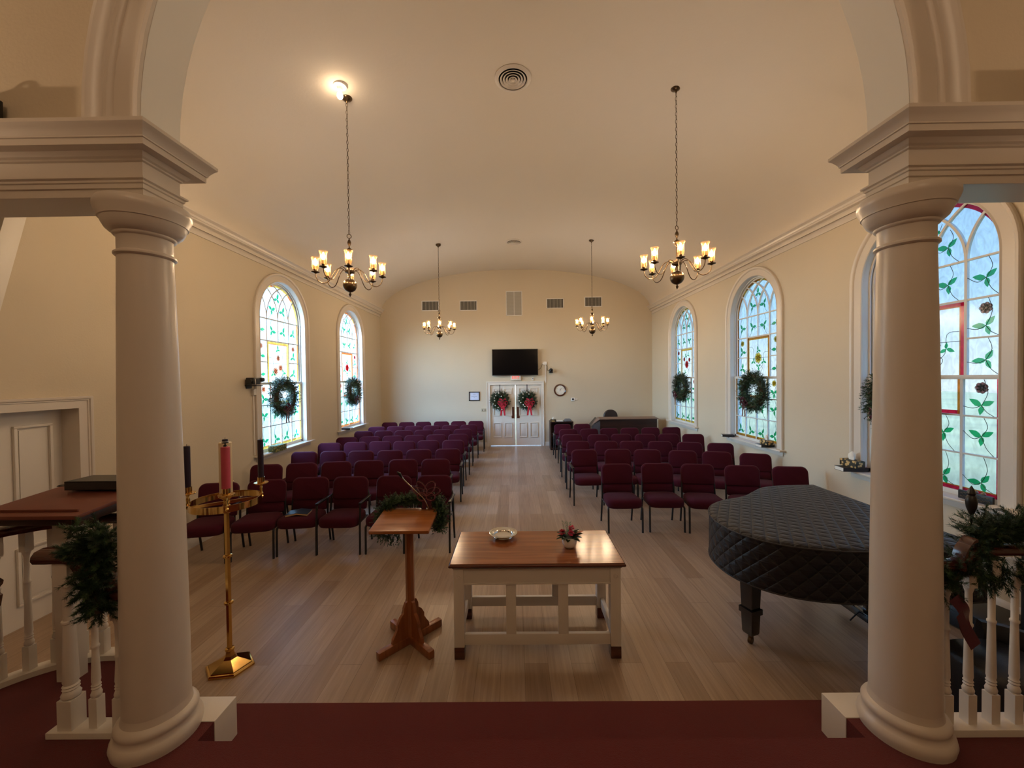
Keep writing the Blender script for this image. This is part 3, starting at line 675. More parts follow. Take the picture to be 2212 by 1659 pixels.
    ml.build('leaf_glass', G_GREEN, root, 0); mf.build('flower_glass', flower, root, 0); mc.build('lead_lines', M_LEAD, root, 0)
    return root
window(1, -1, 7.27, G_GOLD, G_ORNG, G_PEACH, 'roses')
window(2, -1, 10.27, G_ORNG, G_GOLD, G_SCAR, 'rose')
window(3, 1, 10.27, G_GOLD, G_AMBER, G_SCAR, 'tulips')
window(4, 1, 7.27, G_AMBER, G_GOLD, G_YELL, 'rose')
window(5, 1, 4.27, G_RED, G_AMBER, G_PLUM, 'rose')

# ================================================================== doors
def panel_frames(mb, ax, u0, u1, z0, z1, w, mi=0):
    """raised moulding around a panel; ax maps (u, w, z)"""
    t = .022
    for a, b, c, d in ((u0, u1, z0, z0 + t), (u0, u1, z1 - t, z1), (u0, u0 + t, z0 + t, z1 - t), (u1 - t, u1, z0 + t, z1 - t)):
        p = ax(a, w, c); q = ax(b, w + .024, d)
        mb.span(min(p[0], q[0]), max(p[0], q[0]), min(p[1], q[1]), max(p[1], q[1]), c, d, mi, bev=.003)
    p = ax(u0 + .045, w, z0 + .045); q = ax(u1 - .045, w + .006, z1 - .045)
    mb.span(min(p[0], q[0]), max(p[0], q[0]), min(p[1], q[1]), max(p[1], q[1]), z0 + .045, z1 - .045, mi, bev=.004)
# double door in the back wall
d1 = bpy.data.objects.new('door_1', None); COL.objects.link(d1); d1.location = (0, YB, 0); struct(d1)
axb = lambda u, w, z: (u, .06 - .02 - w, z)
mid = (DX0 + DX1) / 2
for u0, u1 in ((DX0 + .001, mid - .011), (mid + .011, DX1 - .001)):
    mb = MB(); mb.span(u0, u1, .04, .085, .022, DZ)
    w = (u1 - u0); 
    for c0, c1 in ((u0 + .1, u0 + w / 2 - .05), (u0 + w / 2 + .05, u1 - .1)):
        for z0, z1 in ((.28, .76), (.98, 1.55), (1.68, 1.87)): panel_frames(mb, axb, c0, c1, z0, z1, 0.0)
    lf = mb.build('leaf', M_WHITE, d1, 25)
    pu = (u1 - .075) if u0 < mid - .1 else (u0 + .075)
    mb = MB(); mb.box((pu, .035, 1.08), (.085, .008, .37), bev=.002); q = mb.build('push_plate', M_MAHO_E, lf); q['label'] = 'dark brown push plate'
mb = MB(); 
cp = [(0, 0), (0, .02), (.07, .02), (.075, .03), (.09, .036), (.105, .036), (.11, .02), (.11, 0)]
mb.sweep([((DX0, 0, 0), (-1, 0, 0), (0, -1, 0)), ((DX0, 0, DZ), (-1, 0, 1), (0, -1, 0)), ((DX1, 0, DZ), (1, 0, 1), (0, -1, 0)), ((DX1, 0, 0), (1, 0, 0), (0, -1, 0))], cp)
mb.build('casing', M_WHITE, d1, 25)
# side door in the left wall
d2 = bpy.data.objects.new('door_2', None); COL.objects.link(d2); d2.location = (-HW, 3.36, 0); struct(d2)
axl = lambda u, w, z: (-.16 + w, u, z)
mb = MB(); mb.span(-.20, -.16, -.44, .44, .0, 1.955)
for c0, c1 in ((-.35, -.06), (.06, .35)):
    for z0, z1 in ((.2, .72), (.88, 1.82)): panel_frames(mb, axl, c0, c1, z0, z1, 0)
mb.build('leaf', M_WHITE, d2, 25)
mb = MB(); cp2 = [(0, -.16), (0, .02), (.008, .022), (.07, .022), (.075, .03), (.085, .03), (.09, .04), (.105, .045), (.112, .045), (.115, .03), (.115, 0), (.02, 0)]
mb.sweep([((0, -.44, 0), (0, -1, 0), (1, 0, 0)), ((0, -.44, 1.955), (0, -1, 1), (1, 0, 0)), ((0, .44, 1.955), (0, 1, 1), (1, 0, 0)), ((0, .44, 0), (0, 1, 0), (1, 0, 0))], cp2)
mb.build('casing', M_TRIM, d2, 25)

# ================================================================== greenery
def fir(mb, spots, needle=.03, width=.003, count=24, mi=0, mi2=1, rr=None):
    """spots: (pos, direction, length) sprigs bristling with needles"""
    rr = rr or rnd
    for p, d, L in spots:
        p = Vector(p); d = Vector(d).normalized(); a = d.cross(Vector((0, 0, 1)))
        if a.length < .1: a = d.cross(Vector((1, 0, 0)))
        a.normalize(); b = d.cross(a); m = mi2 if rr.random() < .3 else mi
        for i in range(count):
            t = rr.random(); o = p + d * (L * t); ph = rr.random() * 2 * PI
            nd = (d * rr.uniform(.5, 1.0) + (a * math.cos(ph) + b * math.sin(ph)) * rr.uniform(.7, 1.1)).normalized()
            sd = nd.cross(d); sd = sd.normalized() if sd.length > .01 else a
            nl = needle * rr.uniform(.7, 1.15) * (1 - .4 * t)
            mb.add([o - sd * width, o + sd * width, o + nd * nl], [(0, 1, 2)], m)
def wreath_mesh(R_, r, n, needle, width, count, rr):
    mb = MB(); mb.torus((0, 0, 0), R_, r * .45, 30, 8, Matrix.Rotation(PI / 2, 4, 'X'), 2)
    sp = []
    for i in range(n):
        a = rr.random() * 2 * PI; c = Vector((math.cos(a), 0, math.sin(a))); tg = Vector((-math.sin(a), 0, math.cos(a)))
        ph = rr.random() * 2 * PI; od = c * math.cos(ph) + Vector((0, 1, 0)) * math.sin(ph)
        p = c * R_ + od * r * .3; sp.append((p, od * 1.0 + tg * rr.uniform(-.2, .9), r * rr.uniform(.6, .95)))
    fir(mb, sp, needle, width, count, rr=rr); return mb
def bow(parent, loc, sc, m, tails=2, name='bow', label='burgundy ribbon bow', edge=False):
    mb = MB()
    for s_ in (-1, 1):
        for k, (lz, an) in enumerate(((.045, 20), (.03, -25), (.05, 60))):
            pts = []
            for i in range(13):
                a = 2 * PI * i / 12; L = lz * (1 - math.cos(a)) ; w = .028 * math.sin(a)
                ca, sa = math.cos(R(an)), math.sin(R(an)); pts.append((s_ * (L * ca - w * sa), -.01 - .012 * k - .01 * math.sin(a), L * sa + w * ca))
            mb.sweep([((x * sc, y * sc, z * sc), (0, -.55, .85), (0, 0, 0)) for x, y, z in pts], [(-.014 * sc, 0), (.014 * sc, 0)], closed_prof=False, cap=False)
    for i in range(tails):
        s_ = (-1, 1, 0)[i]; mb.sweep([((s_ * sc * (.008 + .05 * t * .5), -.012 * sc - .006 * math.sin(6 * t), -sc * .19 * t), (1, 0, 0), (0, 0, 0)) for t in [k / 6 for k in range(7)]], [(-.014 * sc, 0), (.014 * sc, 0)], closed_prof=False, cap=False)
    if edge:
        me_ = MB()
        for s_ in (-1, 1):
            for k, (lz, an) in enumerate(((.045, 20), (.03, -25), (.05, 60))):
                for off in (-.0145, .0145):
                    pts = []
                    for i in range(13):
                        a = 2 * PI * i / 12; L = lz * (1 - math.cos(a)); w = .028 * math.sin(a); ca, sa = math.cos(R(an)), math.sin(R(an))
                        pts.append((s_ * (L * ca - w * sa) * sc, (-.01 - .012 * k - .01 * math.sin(a) - off) * sc, (L * sa + w * ca + off * .3) * sc))
                    me_.tube(pts, .0011 * sc, 4)
    mb.lathe([(0, -.014 * sc), (.014 * sc, -.006 * sc), (.014 * sc, .008 * sc), (0, .014 * sc)], (0, -.02 * sc, 0), 8)
    o = mb.build(name, m, parent, 60, loc); o['label'] = label
    if edge: me_.build('ribbon_edging', M_RIBP, o, 60)
    return o
wr = wreath_mesh(.270, .125, 820, .055, .0042, 14, random.Random(3))
rt = thing('wreath', 'fir wreath with burgundy bow hanging in the middle window of the right wall', 'wreath', (4.28, 7.10, 1.90), PI / 2, 'fir wreaths hung in the side windows')
rt.rotation_euler = (0, 0, -PI / 2)
wr.build('greenery', [M_FIR, M_FIR2, M_TWIG], rt, 0)
bow(rt, (-.1, -.10, -.22), 1.25, M_RIB, 2, label='burgundy bow with pink edges')
mbh = MB(); mbh.tube([(0, 0, .26), (0, .04, .27), (0, .09, .29)], .003, 5); mbh.build('hook', M_BLK, rt)
dup(rt, (4.28, 10.15, 1.90), -PI / 2, 'fir wreath with burgundy bow hanging in the rearmost window of the right wall')
dup(rt, (4.28, 4.45, 1.90), -PI / 2, 'fir wreath in the nearest right window, mostly hidden behind the column')
w2 = dup(rt, (-4.28, 7.10, 1.90), PI / 2, 'fir wreath hanging in the nearer left window beside the wall camera')
w3 = dup(rt, (-4.28, 10.15, 1.90), PI / 2, 'fir wreath hanging in the rearmost window of the left wall')
# door wreaths
wd = wreath_mesh(.205, .135, 760, .05, .0042, 14, random.Random(5))
M_WBALL = mat('white_ornament', (0.85, 0.83, 0.75), 0.3, var=(10, .03))
for x, lb, bx in ((-.53, 'green wreath with white ornaments and red bow on the left door leaf', .09), (.34, 'green wreath with white ornaments and red bow on the right door leaf', .07)):
    t = thing('wreath', lb, 'wreath', (x, YB - .06, 1.47), 0, 'wreaths on the double door')
    g = wd.build('greenery', [M_FIR, M_FIR2, M_TWIG], t, 0)
    r2 = random.Random(int(x * 100) + 90)
    for k in range(9):
        a = R(70 + k * 26 + r2.uniform(-6, 6)); q = .20 + r2.uniform(-.05, .08)
        mo = MB(); mo.lathe([(0, -.021), (.018, -.01), (.018, .01), (0, .021)], (q * math.cos(a), -.15, q * math.sin(a)), 8); mo.build('ornament', M_WBALL, t)
    bow(t, (bx, -.13, -.10), 1.9, M_RIBR, 2, label='red ribbon bow')
    mo = MB(); mo.span(-.012, .012, -.002, .002, .2, .52); mo.build('hanger', M_BLK, t)

# ================================================================== chandeliers
def make_chandelier():
    t = thing('chandelier', '', 'chandelier'); z0 = 3.20            # local z = world z; canopy and chain follow the ceiling height
    zc = ceil_z(1.93)
    mb = MB(); mb.lathe([(0, zc + .06), (.062, zc + .055), (.062, zc - .0), (.055, zc - .012), (.03, zc - .025), (.012, zc - .04), (.006, zc - .06), (0, zc - .06)], n=24); mb.build('canopy', M_ABRASS, t)
    # chain
    mb = MB(); z = zc - .055; k = 0; zb = z0 + .745
    nlink = int((z - zb) / .043); st_ = (z - zb) / nlink
    for i in range(nlink):
        zz = z - (i + .5) * st_; M = Matrix.Translation((0, 0, zz)) @ Matrix.Rotation(PI / 2 * (i % 2) + .3, 4, 'Z') @ Matrix.Rotation(PI / 2, 4, 'X')
        pts = [(.0095 * math.cos(2 * PI * q / 8), (.0265 if abs(math.sin(2 * PI * q / 8)) > .5 else .015) * math.sin(2 * PI * q / 8), 0) for q in range(8)]
        mb.tube(pts, .0026, 4, 0, M, closed=True)
    mb.build('chain', M_ABRASS, t, 60)
    mb = MB(); mb.torus((0, 0, 0), .024, .0045, 18, 6, Matrix.Translation((0, 0, z0 + .72)) @ Matrix.Rotation(PI / 2, 4, 'X')); mb.build('ring', M_ABRASS, t)
    mb = MB(); mb.lathe([(0, .70), (.006, .695), (.008, .68), (.014, .672), (.02, .655), (.022, .64), (.017, .625), (.012, .61), (.007, .60), (.007, .585), (.018, .575), (.036, .562), (.042, .555), (.036, .548), (.026, .54), (.03, .53), (.02, .515), (.012, .505), (.009, .49), (.009, .33), (.02, .325), (.035, .32), (.055, .312), (.06, .30), (.055, .288), (.03, .28), (.014, .27), (.011, .25), (.011, .22), (.02, .214)], (0, 0, z0), 24)
    mb.build('stem', M_ABRASS, t)
    mb = MB(); mb.lathe([(.0, .217), (.02, .215)] + [(.08 * math.sin(a), .137 + .08 * math.cos(a)) for a in [R(15 + 9.4 * i) for i in range(17)]] + [(.012, .058), (0, .056)], (0, 0, z0), 28); mb.build('ball', M_ABRASS, t)
    mb = MB(); mb.lathe([(0, .058), (.01, .055), (.008, .045), (.016, .034), (.016, .028), (.007, .008), (0, 0)], (0, 0, z0), 12); mb.build('finial', M_ABRASS, t)
    arm = MB(); path = [Vector((r, 0, z0 + z)) for r, z in ((.045, .30), (.075, .325), (.115, .33), (.155, .30), (.185, .245), (.215, .19), (.25, .155), (.295, .145), (.335, .165), (.36, .205), (.368, .255))]
    arm.tube(smoothpath(path, 4), .0055, 7); arm_me = None
    pan = MB(); pan.lathe([(0, .248), (.012, .25), (.02, .256), (.042, .262), (.046, .268), (.042, .27), (.015, .268), (.016, .285), (.02, .288), (.02, .296), (0, .297)], (.368, 0, z0), 18)
    slv = MB(); slv.lathe([(.012, .29), (.0125, .345), (.0, .346)], (.368, 0, z0), 10)
    blb = MB(); blb.lathe([(0, .343), (.010, .346), (.017, .362), (.0185, .375), (.015, .392), (.008, .41), (.002, .425), (0, .427)], (.368, 0, z0), 8)
    shd = MB(); shd.lathe([(.019, .288), (.028, .296), (.034, .312), (.036, .335), (.034, .37), (.033, .395), (.038, .418), (.046, .432), (.048, .436)], (.368, 0, z0), 18, cap=False)
    first = None
    for k in range(8):
        if first is None:
            a = arm.build('arm', M_ABRASS, t, 60); first = a
            for q, nm, m in ((pan, 'drip_pan', M_ABRASS), (slv, 'candle_sleeve', M_SOCK), (blb, 'bulb', M_BULB), (shd, 'glass_shade', M_SHADE)): q.build(nm, m, a, 50)
        else:
            a = first.copy(); COL.objects.link(a); a.parent = t
            for ch in list(first.children): c = ch.copy(); COL.objects.link(c); c.parent = a
        a.rotation_euler = (0, 0, 2 * PI * k / 8)
    return t
ch = make_chandelier(); G = 'brass eight-arm chandeliers'
ch.location = (-2.0, 4.64, -.012); ch.rotation_euler = (0, 0, R(21)); ch['group'] = G
ch['label'] = 'lit brass chandelier with glass shades hanging near left, beside the bare ceiling bulb'
dup(ch, (1.875, 4.61, 0.02), R(28.3), 'lit brass chandelier with glass shades hanging near right, above the front chairs')
dup(ch, (-1.912, 9.70, -.03), R(12), 'small-looking lit chandelier at the rear left, in front of the wall vents')
dup(ch, (1.872, 9.60, 0.0), R(32), 'small-looking lit chandelier at the rear right, in front of the wall vents')
# bare bulb by the ceiling
t = thing('ceiling_light', 'bare lit bulb on a white round ceiling base beside the near left chandelier', 'ceiling light', (-1.99, 4.44, ceil_z(1.99)))
mb = MB(); mb.lathe([(0, .03), (.075, .03), (.075, -.006), (.07, -.014), (.04, -.02), (.03, -.03), (.022, -.05), (0, -.05)], n=24); mb.build('base', M_CERAM, t)
mb = MB(); mb.lathe([(0, -.05), (.013, -.052), (.016, -.07), (.03, -.10), (.033, -.12), (.024, -.142), (.01, -.152), (0, -.154)], n=12); mb.build('bulb', M_BULBC, t)
# round diffusers
for y, lb in ((4.57, 'large round ceiling air diffuser with concentric rings above the front chairs'), (9.99, 'distant round ceiling air diffuser near the back of the nave')):
    t = thing('air_diffuser', lb, 'vent', (-.03, y, ceil_z(0)), group='round ceiling diffusers')
    mb = MB(); mb.lathe([(0, .0), (.17, .0), (.17, -.002), (0, -.002)], n=40); mb.build('duct', M_VOID, t)
    mb = MB(); mb.lathe([(.165, -.003), (.212, -.001), (.214, -.008), (.178, -.022), (.168, -.018)], n=48, cap=False); mb.build('rim', M_TRIM, t)
    for r in (.148, .114, .080, .046):
        mb = MB(); mb.lathe([(r - .020, -.003), (r - .004, -.018), (r + .002, -.020), (r, -.024), (r - .008, -.022), (r - .022, -.006)], n=40, cap=False); mb.build('ring', M_TRIM, t)
    mb = MB(); mb.lathe([(0, -.01), (.02, -.012), (.02, -.03), (0, -.034)], n=20); mb.build('centre_cap', M_TRIM, t)

# ================================================================== back wall things
for x, zc_, lb in ((-2.737, 4.55, 'slatted wall vent farthest left, behind the rear left chandelier'), (-1.51, 4.54, 'slatted wall vent between the rear left chandelier and the tall grille'), (1.273, 4.575, 'slatted wall vent just right of the tall grille'), (2.494, 4.61, 'slatted wall vent farthest right, behind the rear right chandelier')):
    t = thing('wall_vent', lb, 'vent', (x, YB, zc_), group='slatted wall vents')
    mb = MB()
    for a, b, c, d in ((-.28, .28, .14, .16), (-.28, .28, -.16, -.14), (-.28, -.26, -.16, .16), (.26, .28, -.16, .16)): mb.span(a, b, -.015, 0, c, d)
    mb.build('frame', M_CERAM, t); mb = MB(); mb.span(-.265, .265, -.003, 0, -.145, .145); mb.build('duct', M_VOID, t)
    mb = MB()
    for k in range(24):
        u = -.255 + k * .0222; mb.box((u, -.008, 0), (.0075 if k % 5 else .014, .012, .285), 0, None)
    mb.build('slat', M_VENT, t, 0)
t = thing('return_grille', 'tall return air grille high in the middle of the back wall', 'grille', (-.043, YB, 4.59))
mb = MB()
for a, b, c, d in ((-.26, .26, .375, .395), (-.26, .26, -.395, -.375), (-.26, -.24, -.395, .395), (.24, .26, -.395, .395)): mb.span(a, b, -.018, 0, c, d)
mb.box((0, -.012, 0), (.014, .012, .76)); mb.build('frame', M_CERAM, t)
mb = MB(); mb.span(-.245, .245, -.003, 0, -.38, .38); mb.build('duct', M_VOID, t)
mb = MB(); Mx = None
for k in range(44): mb.box((0, -.008, -.37 + k * .0172), (.48, .010, .013), 0, None)
mb.build('louvres', mat('grille_louvres', (.48, .46, .41), .5, var=(20, .05)), t, 0)
# TV
t = thing('television', 'large black flat television on the back wall above the doors', 'television', (-.035, YB, 2.70))
mb = MB(); mb.box((0, -.115, 0), (1.47, .04, .84), bev=.006); mb.build('casing', M_BLKP, t)
mb = MB(); mb.box((0, -.137, .006), (1.435, .004, .80)); mb.build('screen', M_SCREEN, t)
mb = MB(); mb.box((0, -.05, 0), (.4, .1, .35)); mb.build('mount', M_BLK, t)
# exit sign
def text_mesh(s, size, mats, parent, loc, name='lettering', depth=.002, rot=(PI / 2, 0, 0), align='CENTER'):
    c = bpy.data.curves.new('t', 'FONT'); c.body = s; c.size = size; c.extrude = depth; c.align_x = align; c.align_y = 'CENTER'; c.resolution_u = 2
    o = bpy.data.objects.new('t', c); COL.objects.link(o); dg = bpy.context.evaluated_depsgraph_get(); me = bpy.data.meshes.new_from_object(o.evaluated_get(dg))
    bpy.data.objects.remove(o); me.materials.clear(); me.materials.append(mats)
    q = bpy.data.objects.new(name, me); COL.objects.link(q); q.parent = parent; q.location = loc; q.rotation_euler = rot; return q
t = thing('exit_sign', 'small lit red exit sign tucked between the television and the doors', 'sign', (-.02, YB, 2.215))
mb = MB(); mb.box((0, -.035, 0), (.33, .07, .19), bev=.01); mb.build('housing', M_WHITE, t)
text_mesh('EXIT', .118, M_EXIT, t, (0, -.072, -.005))
# clock
t = thing('wall_clock', 'round dark-framed wall clock to the right of the doors', 'clock', (1.405, YB, 1.79))
M90 = Matrix.Rotation(PI / 2, 4, 'X')
mb = MB(); mb.lathe([(0, 0), (.2, 0), (.2, .02), (.19, .038), (.17, .042), (.155, .03), (.15, .012), (0, .012)], n=40, M=M90); mb.build('frame', M_MAHO_E, t)
mb = MB(); mb.lathe([(0, .012), (.153, .012), (.153, .014), (0, .014)], n=40, M=M90); mb.build('dial', M_PAPER, t, 0)
for h in range(1, 13):
    a = PI / 2 - 2 * PI * h / 12; text_mesh(str(h), .034, M_BLKP, t, (.122 * math.cos(a), -.0155, .122 * math.sin(a)), 'numeral', .0005)
for nm, a, L, w in (('hour_hand', 2, .06, .007), ('minute_hand', 40, .095, .005)):
    mb = MB(); mb.box((0, -.018, L / 2 - .01), (w, .002, L + .02), 0, Matrix.Rotation(R(a), 4, 'Y')); mb.build(nm, M_BLKP, t)
# framed notice
t = thing('framed_notice', 'small dark-framed printed notice on the wall left of the doors', 'picture frame', (-1.36, YB, 1.625))
mb = MB()
for a, b, c, d in ((-.175, .175, .12, .147), (-.175, .175, -.147, -.12), (-.175, -.148, -.147, .147), (.148, .175, -.147, .147)): mb.span(a, b, -.025, 0, c, d)
mb.build('frame', M_BLKP, t); mb = MB(); mb.span(-.15, .15, -.01, -.004, -.122, .122); mb.build('paper', mat('bluish_paper', (.66, .72, .9), .7, var=(5, .04)), t)
M_INK = mat('grey_ink', (.18, .24, .38), .8, var=(40, .2)); mb = MB()
for z, w in ((.06, .05), (.045, .035), (0, .09), (-.006, .09), (-.035, .02)): mb.box((0, -.0105, z), (w * 2, .001, .005))
mb.build('printing', M_INK, t)
t = thing('light_switch', 'light switch plate on the wall left of the door casing', 'switch', (-1.06, YB, 1.17))
mb = MB(); mb.box((0, -.004, 0), (.15, .008, .115), bev=.002); mb.build('plate', mat('almond_plastic', (.42, .38, .27), .5, var=(9, .1)), t)
for k in (-1, 0, 1): mb = MB(); mb.box((k * .045, -.012, .004), (.016, .012, .03)); mb.build('toggle', M_BLKP if k else M_WHITE, t)
t = thing('thermostat', 'white thermostat on the wall right of the clock', 'thermostat', (1.815, YB, 1.49))
mb = MB(); mb.box((0, -.012, 0), (.12, .024, .11), bev=.004); mb.build('body', M_CERAM, t); mb = MB(); mb.box((0, -.026, .005), (.055, .003, .05)); mb.build('display', M_SCREEN, t)
t = thing('sensor_disc', 'faint round cream disc on the wall right of the thermostat', 'sensor', (1.925, YB, 1.49))
mb = MB(); mb.lathe([(0, 0), (.045, 0), (.042, .015), (0, .018)], n=20, M=M90); mb.build('body', M_TRIM, t)
t = thing('wall_box', 'tiny white sensor box above the right corner of the doors', 'sensor', (.53, YB, 2.16))
mb = MB(); mb.box((0, -.015, 0), (.06, .03, .08), bev=.004); mb.build('body', M_CERAM, t); mb = MB(); mb.box((0, -.032, .01), (.02, .004, .035)); mb.build('lens', M_BLKP, t)
t = thing('outlet_box', 'white junction box with plug right of the television', 'outlet', (.93, YB, 2.66))
mb = MB(); mb.box((0, -.02, 0), (.11, .04, .10), bev=.004); mb.box((-.06, -.03, -.01), (.05, .05, .05), bev=.004); mb.build('body', M_CERAM, t)
mb = MB(); mb.tube(smoothpath([(-.09, -.04, -.02), (-.12, -.03, -.12), (-.2, -.02, -.2), (-.26, -.03, -.21)]), .006, 6); mb.build('cable', M_BLKP, t)
mb = MB(); mb.tube(smoothpath([(.04, -.03, .0), (.07, -.02, -.1), (.08, -.02, -.22), (.16, -.03, -.26)]), .006, 6); mb.build('cable', M_BLKP, t)
mb = MB(); mb.box((.02, -.012, -.32), (.022, .024, .60)); mb.build('conduit', M_CERAM, t)
t = thing('video_camera', 'black dome video camera on the back wall right of the television', 'camera', (1.115, YB, 2.44))
mb = MB(); mb.lathe([(0, -.09), (.065, -.09), (.07, -.075), (.05, -.065), (.03, -.06), (0, -.06)], n=20, M=Matrix.Translation((0, -.09, 0))); mb.box((0, -.04, -.08), (.08, .1, .015)); mb.build('base', M_BLKP, t)
mb = MB(); mb.lathe([(0, -.065), (.05, -.06), (.062, -.03), (.06, .01), (.04, .045), (0, .055)], n=20, M=Matrix.Translation((0, -.09, 0))); mb.build('head', M_BLKP, t)
mb = MB(); mb.lathe([(.026, 0), (.028, .02), (0, .022)], n=16, M=Matrix.Translation((0, -.145, 0)) @ M90); mb.build('lens', M_SCREEN, t)
mb = MB(); mb.torus((0, 0, 0), .03, .004, 16, 6, Matrix.Translation((0, -.05, .08)) @ M90); mb.build('loop', M_SILVER, t)
# left wall camera on a bracket with conduit
t = thing('video_camera', 'black camera on a bracket at the edge of the nearer left window', 'camera', (-HW, 6.27, 2.20))
mb = MB(); mb.box((.09, 0, -.075), (.2, .16, .015)); mb.box((.01, 0, -.05), (.02, .12, .14)); mb.build('bracket', M_BLK, t)
mb = MB(); mb.box((.10, -.02, .0), (.13, .17, .11), bev=.012); mb.lathe([(.03, 0), (.032, .04), (0, .042)], n=14, M=Matrix.Translation((.12, -.10, 0)) @ M90); mb.build('body', M_BLKP, t)
mb = MB(); mb.lathe([(0, -.04), (.04, -.03), (.045, 0), (.04, .03), (0, .04)], (.15, .11, .02), 12); mb.build('head', M_BLKP, t)
mb = MB(); mb.tube(smoothpath([(.16, -.06, .04), (.17, -.07, -.04), (.08, .04, -.12), (.03, .06, -.15)]), .005, 6); mb.build('cable', M_CERAM, t)
mb = MB(); mb.box((.02, .10, -.18), (.05, .07, .10)); mb.box((.01, .10, -.72), (.02, .022, 1.0)); mb.build('conduit', M_WHITE, t)
# sound desk, low cabinet
t = thing('sound_desk', 'long dark walnut sound desk in the rear right corner', 'desk', (3.2, 11.45, 0))
mb = MB()
mb.add([(-.80, -.35, 0), (-.80, .45, 0), (-.80, .45, .98), (-.80, -.15, .98), (-.99, .05, .70), (-.99, .25, .70), (-.99, .4, 0), (-.99, .05, 0)], [])
mb.span(-.80, .84, -.22, -.18, 0, .97); mb.span(.80, .84, -.2, .5, 0, .97)
mb.build('front_panel', M_DWOOD, t, 20)
mb = MB(); pl = [(-.2, 0), (.5, 0), (.5, .97), (-.2, .97)]
mb.add([(-.80, y, z) for y, z in pl] + [(-.99, .05 + 0, 0), (-.99, .5, 0), (-.99, .5, .75), (-.99, .05, .75)], [(0, 1, 2, 3), (4, 5, 6, 7), (0, 4, 7, 3), (3, 7, 6, 2), (1, 2, 6, 5)])
mb.build('end_panel', M_DWOOD, t, 20)
mb = MB(); mb.add([(-.82, -.26, .97), (.87, -.26, .97), (.87, .05, 1.0), (-.82, .05, 1.0), (-1.0, .05, .76), (-.82, -.26, .99), (.87, -.26, .99), (.87, .05, 1.02), (-.82, .05, 1.02), (-1.0, .05, .785)],
                  [(0, 1, 6, 5), (1, 2, 7, 6), (2, 3, 8, 7), (5, 6, 7, 8), (0, 3, 2, 1), (0, 5, 9, 4), (5, 8, 9), (0, 4, 3), (3, 4, 9, 8)])
mb.build('top', M_DTOP, t, 20)
t = thing('office_chair', 'dark office chair back showing above the sound desk', 'chair', (2.93, 12.1, 0))
mb = MB(); mb.layers(rrect(.44, .55, .2, 6, .08), [(.9, .9, 0), (1, 1, .02), (1, 1, .05), (.9, .9, .07)], M=Matrix.Translation((0, .1, .90)) @ Matrix.Rotation(PI / 2, 4, 'X')); mb.build('backrest', mat('dark_brown_leather', (.03, .018, .016), .5, var=(9, .2)), t)
mb = MB(); mb.layers(rrect(.46, .44, .08), [(.95, .95, .46), (1, 1, .48), (1, 1, .53), (.94, .94, .55)], M=Matrix.Translation((0, -.15, 0))); mb.build('seat', MATS['dark_brown_leather'], t)
mb = MB(); mb.lathe([(0, .08), (.025, .08), (.025, .46), (0, .46)], (0, -.12, 0), 10)
for k in range(5): mb.box((.14, 0, .06), (.28, .035, .03), 0, Matrix.Translation((0, -.12, 0)) @ Matrix.Rotation(2 * PI * k / 5, 4, 'Z'))
mb.build('base', M_BLKP, t)
t = thing('side_cabinet', 'low dark open cabinet by the wall right of the doors', 'cabinet', (1.36, 11.95, 0))
mb = MB(); mb.span(-.35, .35, -.2, .25, .83, .86); mb.span(-.35, .35, -.2, .25, 0, .07); mb.span(-.35, -.32, -.2, .25, .07, .83); mb.span(.32, .35, -.2, .25, .07, .83); mb.span(-.32, .32, .22, .25, .07, .83); mb.build('case', M_DWOOD, t)
mb = MB(); mb.span(-.32, .32, -.18, .22, .43, .455); mb.build('shelf', M_DWOOD, t)

def tissue_box(loc, rz_, lb, m=M_TISS, sc=1.0, tissue=True):
    t = thing('tissue_box', lb, 'tissue box', loc, rz_); mb = MB(); mb.box((0, 0, .04 * sc), (.22 * sc, .11 * sc, .08 * sc), bev=.003); mb.build('box', m, t)
    if tissue:
        mb = MB(); k = 10; vs_ = []; fs = []
        prof_ = [(.03, 0), (.045, .03), (.04, .06), (.018, .085), (.004, .10)]
        for i, (r, z) in enumerate(prof_):
            for q in range(k): a = 2 * PI * q / k; rr_ = r * sc * (1 + .35 * math.sin(3 * a + i)); vs_.append((rr_ * math.cos(a), rr_ * .45 * math.sin(a), .08 * sc + z * sc))
        for i in range(len(prof_) - 1):
            for q in range(k): fs.append((i * k + q, i * k + (q + 1) % k, (i + 1) * k + (q + 1) % k, (i + 1) * k + q))
        mb.add(vs_, fs); mb.build('tissue', M_PAPER, t, 60)
    return t
def book(loc, rz_, lb, sz=(.15, .22, .04), cover=None, name='book'):
    t = thing(name, lb, 'book', loc, rz_); w, l, h = sz; mb = MB(); mb.box((0, 0, .0015), (w, l, .003)); mb.box((0, 0, h - .0015), (w, l, .003)); mb.box((-w / 2 + .0015, 0, h / 2), (.003, l, h)); mb.build('cover', cover or M_BOOK, t)
    mb = MB(); mb.box((-.002, 0, h / 2), (w - .012, l - .01, h - .006)); mb.build('pages', M_PAPER, t); return t
tissue_box((1.11, 11.85, .86), 0, 'yellow tissue box on the left of the low cabinet by the doors', M_TISS, .8)
for x, w, lb in ((1.30, .2, 'stack of white papers in the middle of the low cabinet'),):
    t = thing('paper_stack', lb, 'papers', (x, 11.88, .86)); mb = MB()
    for k in range(4): mb.box((rnd.uniform(-.01, .01), 0, .006 + k * .008), (w, .16, .007), 0, Matrix.Rotation(rnd.uniform(-.1, .1), 4, 'Z'))
    mb.build('sheets', M_PAPER, t)
